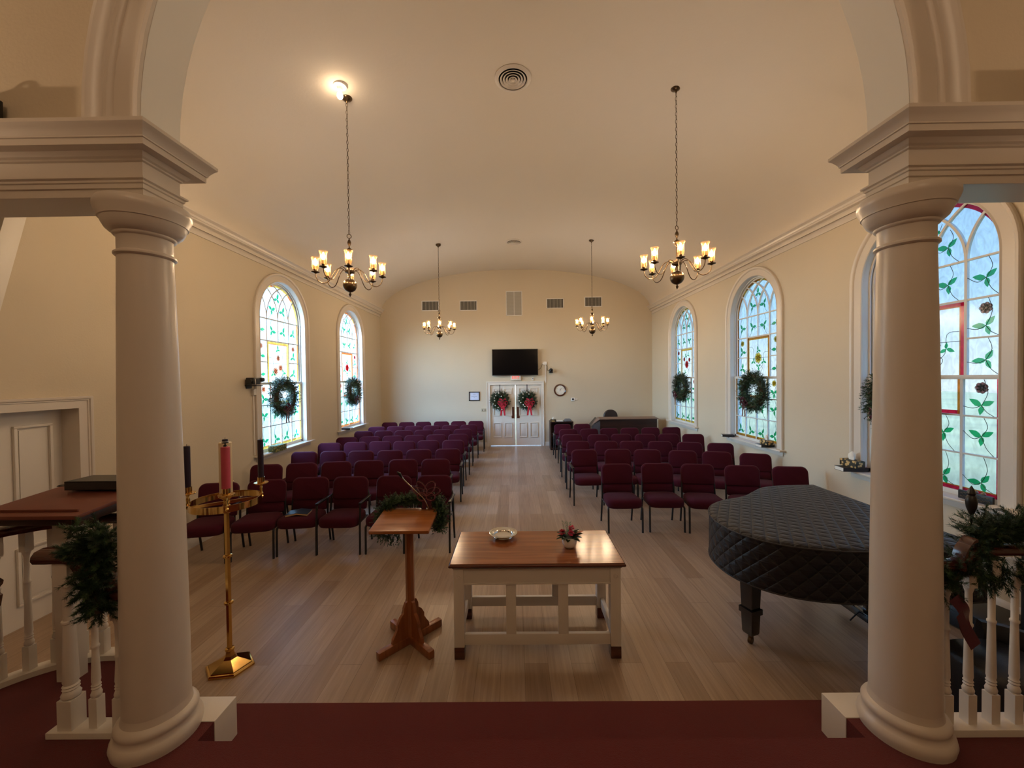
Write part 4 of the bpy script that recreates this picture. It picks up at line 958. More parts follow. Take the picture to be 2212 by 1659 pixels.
t = thing('card_reader', 'small grey machine on the right of the low cabinet', 'device', (1.55, 11.88, .86)); mb = MB(); mb.box((0, 0, .03), (.2, .16, .06), bev=.01); mb.box((0, 0, .068), (.14, .12, .016), bev=.004); mb.build('body', mat('grey_plastic', (.16, .16, .17), .5, var=(9, .2)), t)
ZS = WZ0 + .003
book((4.27, 7.93, ZS), R(75), 'black hymnal lying on the far end of the middle right window sill')
b_ = book((4.27, 6.75, ZS), R(95), 'black book under the tissue box on the middle right window sill', (.15, .24, .045)); tissue_box((4.28, 6.72, ZS + .046), PI / 2, 'patterned tissue box on a book, middle right window sill', M_TISS, .95)
book((4.27, 5.02, ZS), R(85), 'black book under the floral tissue box on the nearest right window sill', (.16, .30, .05)); tissue_box((4.28, 5.02, ZS + .051), PI / 2, 'floral tissue box with white tissue on the nearest right window sill', M_TISS, 1.1)
tissue_box((-4.27, 6.85, ZS), PI / 2, 'green and gold tissue box on the nearer left window sill', M_TISSG, 1.35, False)
book((-4.27, 9.72, ZS), R(85), 'small black book on the rearmost left window sill')
t = thing('plaque', 'dark carved standing plaque on the nearest right window sill', 'plaque', (4.33, 3.72, ZS), PI / 2)
mb = MB(); mb.box((0, 0, .05), (.28, .02, .085), bev=.004); mb.build('board', M_BLK, t)
mb = MB()
for z_ in (.068, .038): mb.tube([(-.12 + .24 * i / 30, .0125, z_ + .009 * math.sin(i * 1.3) * math.cos(i * .7)) for i in range(31)], .0022, 4)
mb.build('lettering', mat('tarnished_metal', (.25, .23, .19), .35, .8, var=(30, .3)), t)
mb = MB()
for s_ in (-.06, .0, .05): mb.lathe([(0, 0), (.02, .008), (.012, .02), (0, .03)], (s_, 0, .09), 8)
mb.build('crest', MATS['tarnished_metal'], t)
t = thing('paper_sheet', 'loose white paper sheet beside the plaque on the nearest right sill', 'paper', (4.31, 3.48, ZS), PI / 2)
mb = MB(); mb.sweep([((-.1 + .2 * i / 8, 0, .002 + .03 * abs(math.sin(i * .5))), (0, 1, 0), (0, 0, 1)) for i in range(9)], [(-.06, 0), (.06, 0), (.06, .001), (-.06, .001)]); mb.build('sheet', M_PAPER, t, 60)

# ================================================================== chairs
def make_chair(arm):
    """arm: '' none, 'L' arm at -x, 'R' arm at +x, 'B' both. Faces -Y, origin below the top of the back."""
    t = thing('chair', '', 'chair')
    # seat cushion
    k = 28; o = []
    for i in range(k):
        a = 2 * PI * i / k; cx, cy = math.cos(a), math.sin(a); e_ = .42
        x = math.copysign(abs(cx) ** e_, cx); y = math.copysign(abs(cy) ** e_, cy); w = .256 if y < 0 else .242
        o.append((x * w, y * .225))
    mb = MB(); mb.layers(o, [(.86, .86, .345), (.94, .95, .352), (.99, 1.0, .375), (1.0, 1.01, .42), (.975, .975, .448), (.89, .88, .466), (.6, .6, .475)], M=Matrix.Translation((0, -.30, 0)))
    mb.build('seat', M_FAB, t, 70)
    # back
    B = Matrix.Translation((0, -.045, .66)) @ Matrix.Rotation(R(90 - 8), 4, 'X')
    mb = MB(); mb.layers(rrect(.468, .30, .085, 6, .03), [(.93, .92, -.03), (.99, .985, -.02), (1, 1, -.005), (1, 1, .015), (.975, .97, .03), (.9, .88, .04)], M=B @ Matrix.Translation((0, .065, 0)))
    mb.layers(rrect(.44, .14, .02, 3), [(.97, .92, -.02), (1, 1, -.01), (1, 1, .012), (.97, .94, .024)], M=B @ Matrix.Translation((0, -.145, 0)))
    bk = mb.build('backrest', M_FAB, t, 70)
    mb = MB(); mb.tube([(x * 1.002, y * 1.002, .013) for x, y in rrect(.468, .30, .085, 6, .03)], .004, 5, M=B @ Matrix.Translation((0, .065, 0)), closed=True); mb.build('piping', M_PIPE, bk, 60)
    # legs
    for s_ in (-1, 1):
        side = 'L' if s_ < 0 else 'R'; armed = arm in (side, 'B')
        mb = MB()
        if armed: mb.tube([(s_ * .272, -.475, 0), (s_ * .272, -.465, .36), (s_ * .272, -.44, .615)], .0135, 8)
        else: mb.tube(smoothpath([(s_ * .20, -.36, .372), (s_ * .225, -.43, .368), (s_ * .238, -.468, .345), (s_ * .24, -.478, .30), (s_ * .24, -.485, .0)], 4), .0135, 8)
        mb.build('leg', M_BLK, t, 60)
        mb = MB(); x = .262 if armed else .232
        mb.tube([(s_ * x, -.005, 0), (s_ * x, -.085, .40), (s_ * (x - .004), -.062, .60), (s_ * .225, -.035, .70)], .0135, 8); mb.build('leg', M_BLK, t, 60)
        if armed:
            mb = MB(); mb.box((s_ * .272, -.27, .632), (.042, .36, .022), 0, Matrix.Translation((0, 0, 0)), bev=.007); mb.tube([(s_ * .272, -.12, .625), (s_ * .25, -.055, .645)], .009, 6); mb.build('armrest', M_BLKP, t, 50)
    mb = MB(); mb.tube([(-.235, -.09, .365), (.235, -.09, .365)], .009, 6); mb.tube([(-.235, -.44, .362), (.235, -.44, .362)], .009, 6)
    for s_ in (-1, 1): mb.tube([(s_ * .235, -.44, .362), (s_ * .235, -.085, .365)], .009, 6)
    mb.build('seat_frame', M_BLK, t, 50)
    return t
protos = {}
def put_chair(x, y, yaw_, arm, label, group):
    if arm not in protos:
        c = make_chair(arm); protos[arm] = c; c.location = (x, y, 0); c.rotation_euler = (0, 0, yaw_); tag(c, label, 'chair', group)
    else: dup(protos[arm], (x, y, 0), yaw_, label, group)
RR = [[(1.479, 5.932), (2.097, 5.945), (2.675, 5.867), (3.271, 5.745), (3.90, 5.64)],
      [(1.198, 7.114), (1.818, 7.14), (2.334, 7.066), (2.92, 6.935), (3.455, 6.801), (4.00, 6.60)],
      [(1.247, 8.093), (1.823, 8.051), (2.325, 8.014), (2.89, 7.938), (3.43, 7.80), (3.97, 7.66)],
      [(1.256, 9.012), (1.85, 8.98), (2.39, 9.00), (2.931, 8.96), (3.463, 8.95), (3.99, 8.88)],
      [(1.30, 9.95), (1.83, 9.97), (2.36, 10.06), (2.90, 10.08), (3.44, 10.09), (3.99, 10.12)],
      [(1.285, 11.02), (1.84, 11.05)]]
LL = [[(-3.93, 5.06), (-3.383, 5.19), (-2.855, 5.31), (-2.309, 5.32), (-1.723, 5.346), (-1.17, 5.349)],
      [(-4.00, 6.14), (-3.485, 6.229), (-2.967, 6.311), (-2.46, 6.376), (-1.91, 6.43), (-1.37, 6.43)],
      [(-3.97, 7.20), (-3.45, 7.23), (-2.93, 7.24), (-2.40, 7.27), (-1.87, 7.32), (-1.333, 7.355)],
      [(-3.97, 8.18), (-3.45, 8.25), (-2.95, 8.32), (-2.43, 8.32), (-1.93, 8.38), (-1.39, 8.38)],
      [(-3.95, 8.97), (-3.44, 9.05), (-2.93, 9.11), (-2.43, 9.18), (-1.93, 9.24), (-1.42, 9.29)],
      [(-3.96, 10.00), (-3.45, 10.03), (-2.94, 10.05), (-2.44, 10.10), (-1.95, 10.16), (-1.43, 10.20)],
      [(-3.93, 10.88), (-3.43, 10.94), (-2.93, 10.99), (-2.42, 11.02), (-1.90, 11.09), (-1.38, 11.12)],
      [(-3.92, 11.97), (-3.40, 12.0), (-2.89, 12.03), (-2.34, 12.06), (-1.81, 12.08), (-1.27, 12.08)]]
ORD = ['first', 'second', 'third', 'fourth', 'fifth', 'sixth', 'seventh', 'eighth']
def place_block(rows, side):
    for r, row in enumerate(rows):
        n_ = len(row)
        for i, (x, y) in enumerate(row):
            j0, j1 = max(0, i - 1), min(n_ - 1, i + 1); s_ = (row[j1][1] - row[j0][1]) / (row[j1][0] - row[j0][0]); yw = math.atan(s_) * .8
            arm = ''
            if side == 'left':
                ai = n_ - 1 - i
                if i == n_ - 1: arm = 'R'
                if r == 0: arm = {0: 'R', 1: '', 2: '', 3: 'B', 4: '', 5: 'R'}[i]
            else:
                ai = i
                if i == 0 and r > 0: arm = 'L'
            pos = 'aisle end' if ai == 0 else ('wall end' if ai == n_ - 1 and n_ > 2 else ORD[ai] + ' from the aisle')
            rw = 'front row' if r == 0 else ('last row' if r == len(rows) - 1 else ORD[r] + ' row')
            lb = 'burgundy padded chair%s, %s of the %s, %s seating block' % (' with armrest' if arm else '', pos, rw, side)
            if side == 'left' and r == 0 and i == 2: lb = 'burgundy padded chair holding an open book, front row, left seating block'
            put_chair(x, y, yw, arm, lb, 'burgundy chairs of the %s seating block' % side)
place_block(LL, 'left'); place_block(RR, 'right')
# open book on the front-row chair
t = thing('open_book', 'open book lying face down on a front-row chair seat left of the lectern', 'book', (-2.86, 4.98, .472), R(10))
mb = MB(); hw_, hl = .13, .19
mb.sweep([((-hw_ + 2 * hw_ * i / 12, 0, .004 + .02 * (1 - abs(i - 6) / 6)), (0, 1, 0), (0, 0, 1)) for i in range(13)], [(-hl / 2, 0), (hl / 2, 0), (hl / 2, .018), (-hl / 2, .018)]); mb.build('pages', M_PAGE, t, 50)
mb = MB(); mb.sweep([((-hw_ - .004 + 2 * (hw_ + .004) * i / 12, 0, .023 + .02 * (1 - abs(i - 6) / 6)), (0, 1, 0), (0, 0, 1)) for i in range(13)], [(-hl / 2 - .004, 0), (hl / 2 + .004, 0), (hl / 2 + .004, .003), (-hl / 2 - .004, .003)]); mb.build('cover', mat('blue_book_cloth', (.03, .05, .10), .35, var=(30, .1)), t, 50)

# ================================================================== communion table
t = thing('communion_table', 'white communion table with mahogany top at the centre front', 'table', (.105, 3.30, 0))
TX, TY, TH = .685, .33, .765
mb = MB(); o = [(-TX, -TY), (TX, -TY), (TX, TY), (-TX, TY)]
mb.layers(o, [(.955, .92, TH - .045), (.965, .94, TH - .036), (.99, .98, TH - .030), (1, 1, TH - .022), (1, 1, TH - .014), (.985, .97, TH - .006), (.982, .965, TH - .005)], 0); 
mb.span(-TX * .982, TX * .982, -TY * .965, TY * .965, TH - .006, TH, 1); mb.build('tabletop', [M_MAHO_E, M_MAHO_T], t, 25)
LX, LY = .612, .255
for sx in (-1, 1):
    for sy in (-1, 1):
        mb = MB(); mb.box((sx * LX, sy * LY, (.095 + TH - .045) / 2), (.08, .08, TH - .045 - .095), bev=.004); lg = mb.build('leg', M_WHITE, t, 30)
        mb = MB(); mb.box((sx * LX, sy * LY, .0475), (.082, .082, .095), bev=.006); f_ = mb.build('foot', M_MAHO_E, lg); f_['label'] = 'dark wooden foot block'
        mb = MB(); mb.torus((0, 0, 0), .016, .0035, 18, 6, Matrix.Translation((sx * LX, sy * (LY + .041), TH - .115)) @ M90); mb.lathe([(0, 0), (.006, 0), (.006, .005), (0, .005)], n=10, M=Matrix.Translation((sx * LX, sy * LY + (-.0455 if sy < 0 else .0405), TH - .115)) @ M90); mb.build('rosette', M_WHITE, lg)
for sy in (-1, 1):
    mb = MB(); mb.box((0, sy * (LY + .012), TH - .045 - .065), (2 * LX - .08, .03, .13), bev=.002); mb.box((0, sy * (LY + .018), TH - .045 - .128), (2 * LX - .08, .034, .01)); mb.build('apron', M_WHITE, t)
    mb = MB(); mb.box((0, sy * (LY + .005), .145), (2 * LX - .08, .032, .085), bev=.003); mb.build('rail', M_WHITE, t)
    for x in (-.205, .205): mb = MB(); mb.box((x, sy * (LY + .008), (.187 + TH - .175) / 2), (.078, .028, TH - .175 - .187), bev=.002); mb.build('stile', M_WHITE, t)
for sx in (-1, 1):
    mb = MB(); mb.box((sx * (LX + .01), 0, TH - .045 - .065), (.03, 2 * LY - .08, .13), bev=.002); mb.build('apron', M_WHITE, t)
    mb = MB(); mb.box((sx * (LX + .005), 0, .145), (.032, 2 * LY - .08, .085), bev=.003); mb.build('rail', M_WHITE, t)
t = thing('offering_plate', 'round silver offering plate on the communion table', 'plate', (-.17, 3.49, TH))
mb = MB(); mb.lathe([(0, 0), (.08, 0), (.084, .008), (.08, .014), (.09, .02), (.092, .028), (.105, .034), (.125, .04), (.127, .043), (.12, .045), (.09, .038), (.08, .03), (.075, .016)], n=40, cap=False); mb.build('rim', M_SILVER, t, 40)
mb = MB(); mb.lathe([(0, .016), (.076, .016), (.076, .018), (0, .018)], n=30); mb.build('pad', mat('pale_felt', (.62, .58, .50), .9, bump=(300, .3, .002)), t)
# flower vase
t = thing('flower_vase', 'round white vase with red and pink flowers on the communion table', 'vase', (.395, 3.27, TH))
mb = MB(); mb.lathe([(0, 0), (.03, 0), (.045, .008), (.058, .03), (.062, .05), (.06, .07), (.052, .085), (.046, .088), (.044, .084), (.05, .07), (.05, .04), (0, .03)], n=32, cap=False); mb.build('pot', M_CERAM, t, 60)
rq = random.Random(8)
def leafblade(mb, p, d, L, w, mi=0, up=(0, 0, 1)):
    p = Vector(p); d = Vector(d).normalized(); s_ = d.cross(Vector(up)); s_ = s_.normalized() if s_.length > .05 else Vector((1, 0, 0)); n_ = s_.cross(d)
    pts = [p + d * L * a + s_ * w * b + n_ * (c * L) for a, b, c in ((0, 0, 0), (.3, .8, .06), (.6, 1, .08), (.85, .55, .04), (1, 0, -.02), (.85, -.55, .04), (.6, -1, .08), (.3, -.8, .06))]
    mb.add(pts + [p + d * L * .55 + n_ * L * .02], [(0, 1, 8), (1, 2, 8), (2, 3, 8), (3, 4, 8), (4, 5, 8), (5, 6, 8), (6, 7, 8), (7, 0, 8)], mi)
mb = MB()
for i in range(34):
    a = rq.random() * 2 * PI; el = rq.uniform(-.25, .9); leafblade(mb, (.02 * math.cos(a), .02 * math.sin(a), .085), (math.cos(a), math.sin(a), el), rq.uniform(.06, .10), .018)
for i in range(10):
    a = rq.uniform(-.6, .6); leafblade(mb, (0, 0, .09), (math.cos(a), math.sin(a), .35), rq.uniform(.09, .13), .008)
mb.build('leaves', M_DLEAF, t, 0)
mb = MB()
for bx, by, L in ((-.05, 0, .12), (.0, .02, .10)):
    d = Vector((bx * 3.4, by, 1)).normalized(); p = Vector((bx * .5, by, .10))
    for i in range(14): q = p + d * L * i / 14; [leafblade(mb, q, (s_ * .8, rq.uniform(-.3, .3), .6), .028, .006) for s_ in (-1, 1)]
mb.build('fern_sprigs', M_SLEAF, t, 0)
for x, y, z, r, m, nm in ((-.062, -.03, .135, .03, M_REDF, 'rose'), (.012, -.035, .13, .028, M_PINKF, 'carnation'), (.018, -.01, .165, .026, M_PINKF, 'carnation')):
    mb = MB()
    for i in range(36):
        a = rq.random() * 2 * PI; el = rq.uniform(-.5, 1.2); d = Vector((math.cos(a), math.sin(a), el)).normalized(); leafblade(mb, Vector((x, y, z)) + d * r * .3, d, r * .8, r * .35)
    mb.build(nm, m, t, 0)
mb = MB(); leafblade(mb, (.05, -.02, .12), (1, -.1, .35), .075, .016); leafblade(mb, (.045, -.03, .10), (1, .2, .7), .05, .012); mb.build('autumn_leaf', mat('copper_leaf', (.32, .10, .04), .5, var=(40, .3)), t, 0)

# ================================================================== music stand with garland
t = thing('lectern_stand', 'wooden pedestal lectern with slanted board left of the communion table', 'lectern', (-.945, 3.22, 0))
LX0 = -.02
mb = MB()
for a in (45, 135, 225, 315):
    mb.box((.15, 0, .032), (.30, .052, .064), 0, Matrix.Rotation(R(a + 2), 4, 'Z'), bev=.008)
mb.build('base', M_OAK, t, 30)
for a in (45, 135, 225, 315):
    mb = MB(); pl = [(.02, .06), (.175, .06), (.17, .10), (.145, .135), (.125, .17), (.125, .20), (.10, .245), (.07, .27), (.068, .31), (.05, .35), (.02, .365)]
    M = Matrix.Rotation(R(a + 2), 4, 'Z') @ Matrix.Rotation(PI / 2, 4, 'X'); mb.prism(pl, -.013, .013, 0, M); mb.build('bracket', M_OAK, t, 25)
mb = MB(); mb.prism([(.034, .014), (.014, .034), (-.014, .034), (-.034, .014), (-.034, -.014), (-.014, -.034), (.014, -.034), (.034, -.014)], .05, 1.0); mb.build('post', M_OAK, t, 20)
TB = Matrix.Translation((0, -.03, 1.035)) @ Matrix.Rotation(R(7), 4, 'X')
mb = MB(); mb.prism([(-.07, -.01), (.07, -.01), (.07, -.06), (.05, -.085), (-.05, -.085), (-.07, -.06)], -.02, .02, 0, Matrix.Translation((0, 0, 1.01)) @ M90); mb.span(-.065, .065, -.06, .06, .985, 1.01); mb.build('support', M_OAK, t, 25)
mb = MB(); mb.box((LX0, 0, 0), (.47, .40, .028), 0, TB, bev=.006); mb.build('board', M_OAKT, t, 30)
mb = MB(); mb.tube(smoothpath([TB @ Vector((.14, .16, .02)), TB @ Vector((.10, .15, .12)), TB @ Vector((.03, .14, .20)), TB @ Vector((-.04, .13, .28)), TB @ Vector((-.07, .12, .33))]), .005, 7); nk = mb.build('reading_lamp_neck', M_SILVER, t, 60); nk['label'] = 'polished gooseneck'
mb = MB(); mb.tube([TB @ Vector((-.07, .12, .32)), TB @ Vector((-.085, .11, .36)), TB @ Vector((-.10, .10, .38))], [.008, .014, .004], 8); mb.build('lamp_head', M_BLKP, t, 60)
rq = random.Random(21)
gar = thing('garland', 'green fir garland draped over the back of the wooden lectern', 'garland', (-.945, 3.22, 0))
mb = MB(); sp = []
path = smoothpath([(-.29, .10, .86), (-.275, .13, 1.0), (-.22, .17, 1.10), (-.1, .20, 1.125), (.05, .21, 1.125), (.18, .20, 1.11), (.25, .12, 1.03), (.235, .08, .92)], 10)
mb.tube(path, .012, 5, 2)
for p in path:
    for q in range(16):
        d = Vector((rq.uniform(-1, 1), rq.uniform(-.7, .7), rq.uniform(-.5, 1))); sp.append((p, d, rq.uniform(.045, .10)))
for i in range(60): sp.append((Vector((-.22 + rq.uniform(-.06, .10), .13 + rq.uniform(-.02, .02), rq.uniform(.82, .95))), (rq.uniform(-.5, .5), rq.uniform(-.4, .4), -1), .08))
fir(mb, sp, .024, .0026, 30, rr=rq); mb.build('greenery', [M_FIR2, M_FIR, M_TWIG], gar, 0)
bw_ = bow(gar, (.12, .15, 1.20), 1.35, M_RIB, 2, label='dark burgundy bow with pink wired edges', edge=True) 

# ================================================================== advent candle stand
t = thing('candelabrum', 'tall polished brass candle stand with ring top beside the left column', 'candle stand', (-2.27, 2.95, 0))
mb = MB(); hexp = [(.175 * math.cos(R(60 * i + 10)), .15 * math.sin(R(60 * i + 10))) for i in range(6)]
mb.layers(hexp, [(1, 1, 0), (1.0, 1.0, .014), (.96, .96, .022), (.90, .90, .024), (.88, .88, .030), (.30, .32, .075), (.20, .22, .095), (.16, .18, .13), (.10, .12, .135)]); mb.build('base', M_BRASS, t, 15)
mb = MB(); hx = [(.019 * math.cos(R(60 * i)), .019 * math.sin(R(60 * i))) for i in range(6)]; mb.prism(hx, .12, 1.20); mb.build('pole', M_BRASS, t, 20)
for z in (.14, .50, .86): mb = MB(); mb.lathe([(.018, z - .012), (.030, z - .008), (.032, z), (.030, z + .008), (.018, z + .012)], n=16, cap=False); mb.build('knop', M_BRASS, t)
mb = MB(); mb.lathe([(.02, 1.19), (.035, 1.20), (.022, 1.215), (.018, 1.24), (.026, 1.25), (.018, 1.262), (.026, 1.275), (.018, 1.29), (.03, 1.305), (.05, 1.32), (.055, 1.335), (.02, 1.34)], n=20); mb.build('socket', M_BRASS, t)
mb = MB(); n_ = 64; RRg = .226
pr = [(RRg, 1.255), (RRg + .004, 1.255), (RRg + .004, 1.305), (RRg, 1.305)]
mb.lathe(pr + [pr[0]], n=n_, cap=False); mb.build('ring_band', M_BRASS, t, 30)
CA = [(-8, 'pink'), (82, 'purple'), (172, 'purple'), (262, 'purple')]
for a in (37, 127): mb = MB(); mb.box((0, 0, 1.275), (.448, .008, .022), 0, Matrix.Rotation(R(a + 0), 4, 'Z')); mb.build('crossbar', M_BRASS, t)
base_p = Vector((-2.27, 2.95, 0))
def cup(a, r):
    x, y = r * math.cos(R(a)), r * math.sin(R(a)); mb = MB()
    mb.lathe([(.008, 1.265), (.016, 1.28), (.010, 1.292), (.014, 1.304), (.010, 1.316), (.012, 1.34), (.008, 1.36), (.014, 1.372), (.045, 1.380), (.052, 1.387), (.05, 1.39), (.026, 1.387), (.025, 1.432), (.0, 1.432)], (x, y, 0), 18); mb.build('candle_cup', M_BRASS, t)
def candle(x, y, z, r, h, m, lb, follower=False):
    c = thing('candle', lb, 'candle', (base_p.x + x, base_p.y + y, z), group='advent candles'); mb = MB(); mb.lathe([(0, 0), (r, 0), (r, h - .004), (r * .85, h), (0, h - .003)], n=20); mb.build('wax', m, c)
    mb = MB(); mb.tube([(0, 0, h - .004), (.001, 0, h + .014)], .0014, 5)
    if follower: mb.lathe([(0, h), (.012, h + .002), (.010, h + .012), (.004, h + .016), (.004, h + .022), (.02, h + .026), (.022, h + .032), (.008, h + .036), (0, h + .04)], n=12)
    mb.build('wick', M_BLKP, c)
LBS = {'f': 'pink candle at the near side of the brass ring', 'r': 'dark purple candle at the right side of the brass ring', 'b': 'dark purple candle at the far side of the ring, behind the ivory pillar', 'l': 'dark purple candle at the left side of the brass ring, beside the column'}
for key, a, m in (('f', 307, M_PINK), ('r', 37, M_PURP), ('b', 127, M_PURP), ('l', 217, M_PURP)):
    cup(a, RRg); x, y = RRg * math.cos(R(a)), RRg * math.sin(R(a))
    candle(x, y, 1.432, .0205 if key != 'f' else .028, .30, m, LBS[key], key == 'f')
candle(0, 0, 1.341, .042, .395, M_WAX, 'thick ivory pillar candle in the middle of the brass ring')

# ================================================================== grand piano under a quilted cover
t = thing('grand_piano', 'baby grand piano under a black quilted cover beside the right column', 'piano', (0, 0, 0))
out2 = smoothpath([Vector((3.22, 2.68, 0)), Vector((2.9, 2.655, 0)), Vector((2.5, 2.65, 0)), Vector((2.15, 2.675, 0)), Vector((1.88, 2.76, 0)), Vector((1.70, 2.92, 0)), Vector((1.625, 3.13, 0)), Vector((1.64, 3.38, 0)), Vector((1.76, 3.62, 0)), Vector((1.96, 3.78, 0)), Vector((2.22, 3.89, 0)), Vector((2.42, 4.05, 0)), Vector((2.60, 4.19, 0)), Vector((2.85, 4.26, 0)), Vector((3.22, 4.28, 0))], 5)
out2 = [(p.x, p.y) for p in out2]
cx = sum(p[0] for p in out2) / len(out2); cy = sum(p[1] for p in out2) / len(out2)
def cover_mesh():
    me = bpy.data.meshes.new('cover'); vs_ = []; fs = []; uv = []
    k = len(out2); rings = [(0.0, 1.0), (0.25, 1.006), (0.5, 1.007), (0.75, 1.005), (0.93, 1.0), (.985, .992), (1.0, .978)]
    vs_.append((cx, cy, 1.008))
    for s_, z in rings[1:]: vs_ += [(cx + (x - cx) * s_, cy + (y - cy) * s_, z) for x, y in out2]
    for q in range(k): fs.append((0, 1 + q, 1 + (q + 1) % k)); 
    for r in range(len(rings) - 2):
        for q in range(k): fs.append((1 + r * k + q, 1 + r * k + (q + 1) % k, 1 + (r + 1) * k + (q + 1) % k, 1 + (r + 1) * k + q))
    me.from_pydata(vs_, [], fs); ul = me.uv_layers.new(name='UVMap')
    for l in me.loops: c_ = me.vertices[l.vertex_index].co; ul.data[l.index].uv = (c_.x * .97 + c_.y * .25, c_.y * .97 - c_.x * .25)
    return me
def obj_from(me, name, m, parent):
    bm = bmesh.new(); bm.from_mesh(me); bmesh.ops.recalc_face_normals(bm, faces=bm.faces); bm.to_mesh(me); bm.free()
    me.materials.append(m); me.shade_smooth(); o_ = bpy.data.objects.new(name, me); COL.objects.link(o_); o_.parent = parent; return o_
ctop = obj_from(cover_mesh(), 'cover', M_QUILT, t); ctop['label'] = 'black quilted top of the cover'
me = bpy.data.meshes.new('skirt'); vs_ = []; fs = []; k = len(out2); S_ = [0]
for q in range(1, k + 1): a_ = out2[q % k]; b_ = out2[q - 1]; S_.append(S_[-1] + math.hypot(a_[0] - b_[0], a_[1] - b_[1]))
zs = [.978, .93, .86, .78, .70, .62]
for z in zs: vs_ += [(cx + (x - cx) * (1 + .010 * (1 - z)), cy + (y - cy) * (1 + .010 * (1 - z)), z) for x, y in out2]
for r in range(len(zs) - 1):
    for q in range(k): fs.append((r * k + q, r * k + (q + 1) % k, (r + 1) * k + (q + 1) % k, (r + 1) * k + q))
me.from_pydata(vs_, [], fs); ul = me.uv_layers.new(name='UVMap')
for pi_, p in enumerate(me.polygons):
    q = pi_ % k
    for li in p.loop_indices:
        vi = me.loops[li].vertex_index; qq = vi % k; s_ = S_[qq] if not (qq == 0 and q == k - 1) else S_[k]; ul.data[li].uv = (s_, me.vertices[vi].co.z)
sk = obj_from(me, 'cover_skirt', M_QUILT, t); sk['label'] = 'black quilted side of the cover'
for z in (.980, .62):
    mb = MB(); mb.tube([(cx + (x - cx) * 1.003, cy + (y - cy) * 1.003, z) for x, y in out2], .006, 6, closed=True); mb.build('piping', mat('charcoal_piping', (.03, .028, .03), .6, var=(20, .2)), t, 60)
mb = MB(); mb.prism([(cx + (x - cx) * .93, cy + (y - cy) * .93) for x, y in out2], .63, .95); mb.build('case', M_BLKP, t)
M_EBONY = mat('ebony_gloss', (.008, .008, .009), .12, var=(9, .1), coat=.6)
for x, y in ((1.86, 3.17), (3.0, 2.85), (3.0, 4.08)):
    mb = MB(); sq = [(-.06, -.06), (.06, -.06), (.06, .06), (-.06, .06)]
    mb.layers(sq, [(.62, .62, .085), (.72, .72, .10), (.80, .80, .25), (1.0, 1.0, .255), (1.0, 1.0, .30), (.78, .78, .305), (.98, .98, .66)], M=Matrix.Translation((x, y, 0)) @ Matrix.Rotation(R(20), 4, 'Z')); lg = mb.build('leg', M_EBONY, t, 20)
    mb = MB(); mb.lathe([(0, -.012), (.03, -.012), (.03, .012), (0, .012)], n=16, M=Matrix.Translation((x, y, .03)) @ Matrix.Rotation(R(35), 4, 'Z') @ M90); mb.lathe([(0, .04), (.02, .045), (.022, .09), (0, .09)], (x, y, 0), 12); mb.build('caster', M_ABRASS, lg)
mb = MB(); mb.box((2.98, 3.46, .10), (.08, .30, .07), bev=.006); mb.box((2.99, 3.38, .36), (.03, .03, .5)); mb.box((2.99, 3.54, .36), (.03, .03, .5)); ly = mb.build('pedal_lyre', M_EBONY, t, 25)
for y in (3.38, 3.46, 3.54): mb = MB(); mb.box((3.07, y, .06), (.14, .022, .01), bev=.003); mb.build('pedal', M_BRASS, ly)
mb = MB(); mb.tube([(2.95, 3.4, .12), (2.80, 3.32, .09)], .006, 6); mb.build('pedal_rod', M_BLK, t)

# ================================================================== railings
def baluster(mb, x, y, z0, z1, big=1.0):
    w = .021 * big; hb = .15
    mb.span(x - w, x + w, y - w, y + w, z0, z0 + hb); mb.span(x - w, x + w, y - w, y + w, z1 - .12, z1)
    zt = z1 - .12; r = .0165 * big
    mb.lathe([(w * .7, z0 + hb), (w * 1.0, z0 + hb + .006), (w * 1.08, z0 + hb + .02), (w * .85, z0 + hb + .035), (w * .75, z0 + hb + .04), (w * .95, z0 + hb + .047), (w * .78, z0 + hb + .055), (w * .95, z0 + hb + .062), (w * .75, z0 + hb + .07),
              (r * 1.12, z0 + hb + .085), (r * .86, zt - .22), (r * .85, zt - .2), (r * 1.05, zt - .195), (r * 1.05, zt - .185), (r * .8, zt - .18), (r * .8, zt - .03), (w * .9, zt - .008), (w * .9, zt)], (x, y, 0), 14)
RT = 1.30
t = thing('railing', 'white turned baluster rail with mahogany handrail right of the right column', 'railing', (0, 0, 0))
mb = MB(); mb.span(2.02, HW, 1.885, 1.99, CZ - .02, CZ + .035, bev=.004); mb.build('curb', M_WHITE, t)
for i in range(19): mb = MB(); baluster(mb, 2.085 + i * .114, 1.937, CZ + .03, RT - .03 if i > 1 else 1.235 + .02 * i); mb.build('baluster', M_WHITE, t, 40)
hp = [(-.03, 0), (.03, 0), (.036, .012), (.034, .026), (.024, .038), (0, .043), (-.024, .038), (-.034, .026), (-.036, .012)]
def handrail(path, name='handrail', par=None, sc=1.0):
    path = [Vector(p) for p in path]; st = []
    for i, p in enumerate(path):
        d = (path[min(i + 1, len(path) - 1)] - path[max(i - 1, 0)]).normalized(); a = d.cross(Vector((0, 0, 1))); a = a.normalized() if a.length > .05 else Vector((0, -1, 0)); b = a.cross(d); st.append((p, a * sc, b * sc))
    mb = MB(); mb.sweep(st, hp); return mb.build(name, M_MAHO, par, 50)
handrail(smoothpath([(2.0, 1.937, 1.235), (2.08, 1.937, 1.225), (2.15, 1.937, 1.235), (2.20, 1.937, 1.275), (2.25, 1.937, 1.30), (2.35, 1.937, 1.30), (3.3, 1.937, 1.30), (HW - .01, 1.937, 1.30)], 6), par=t)
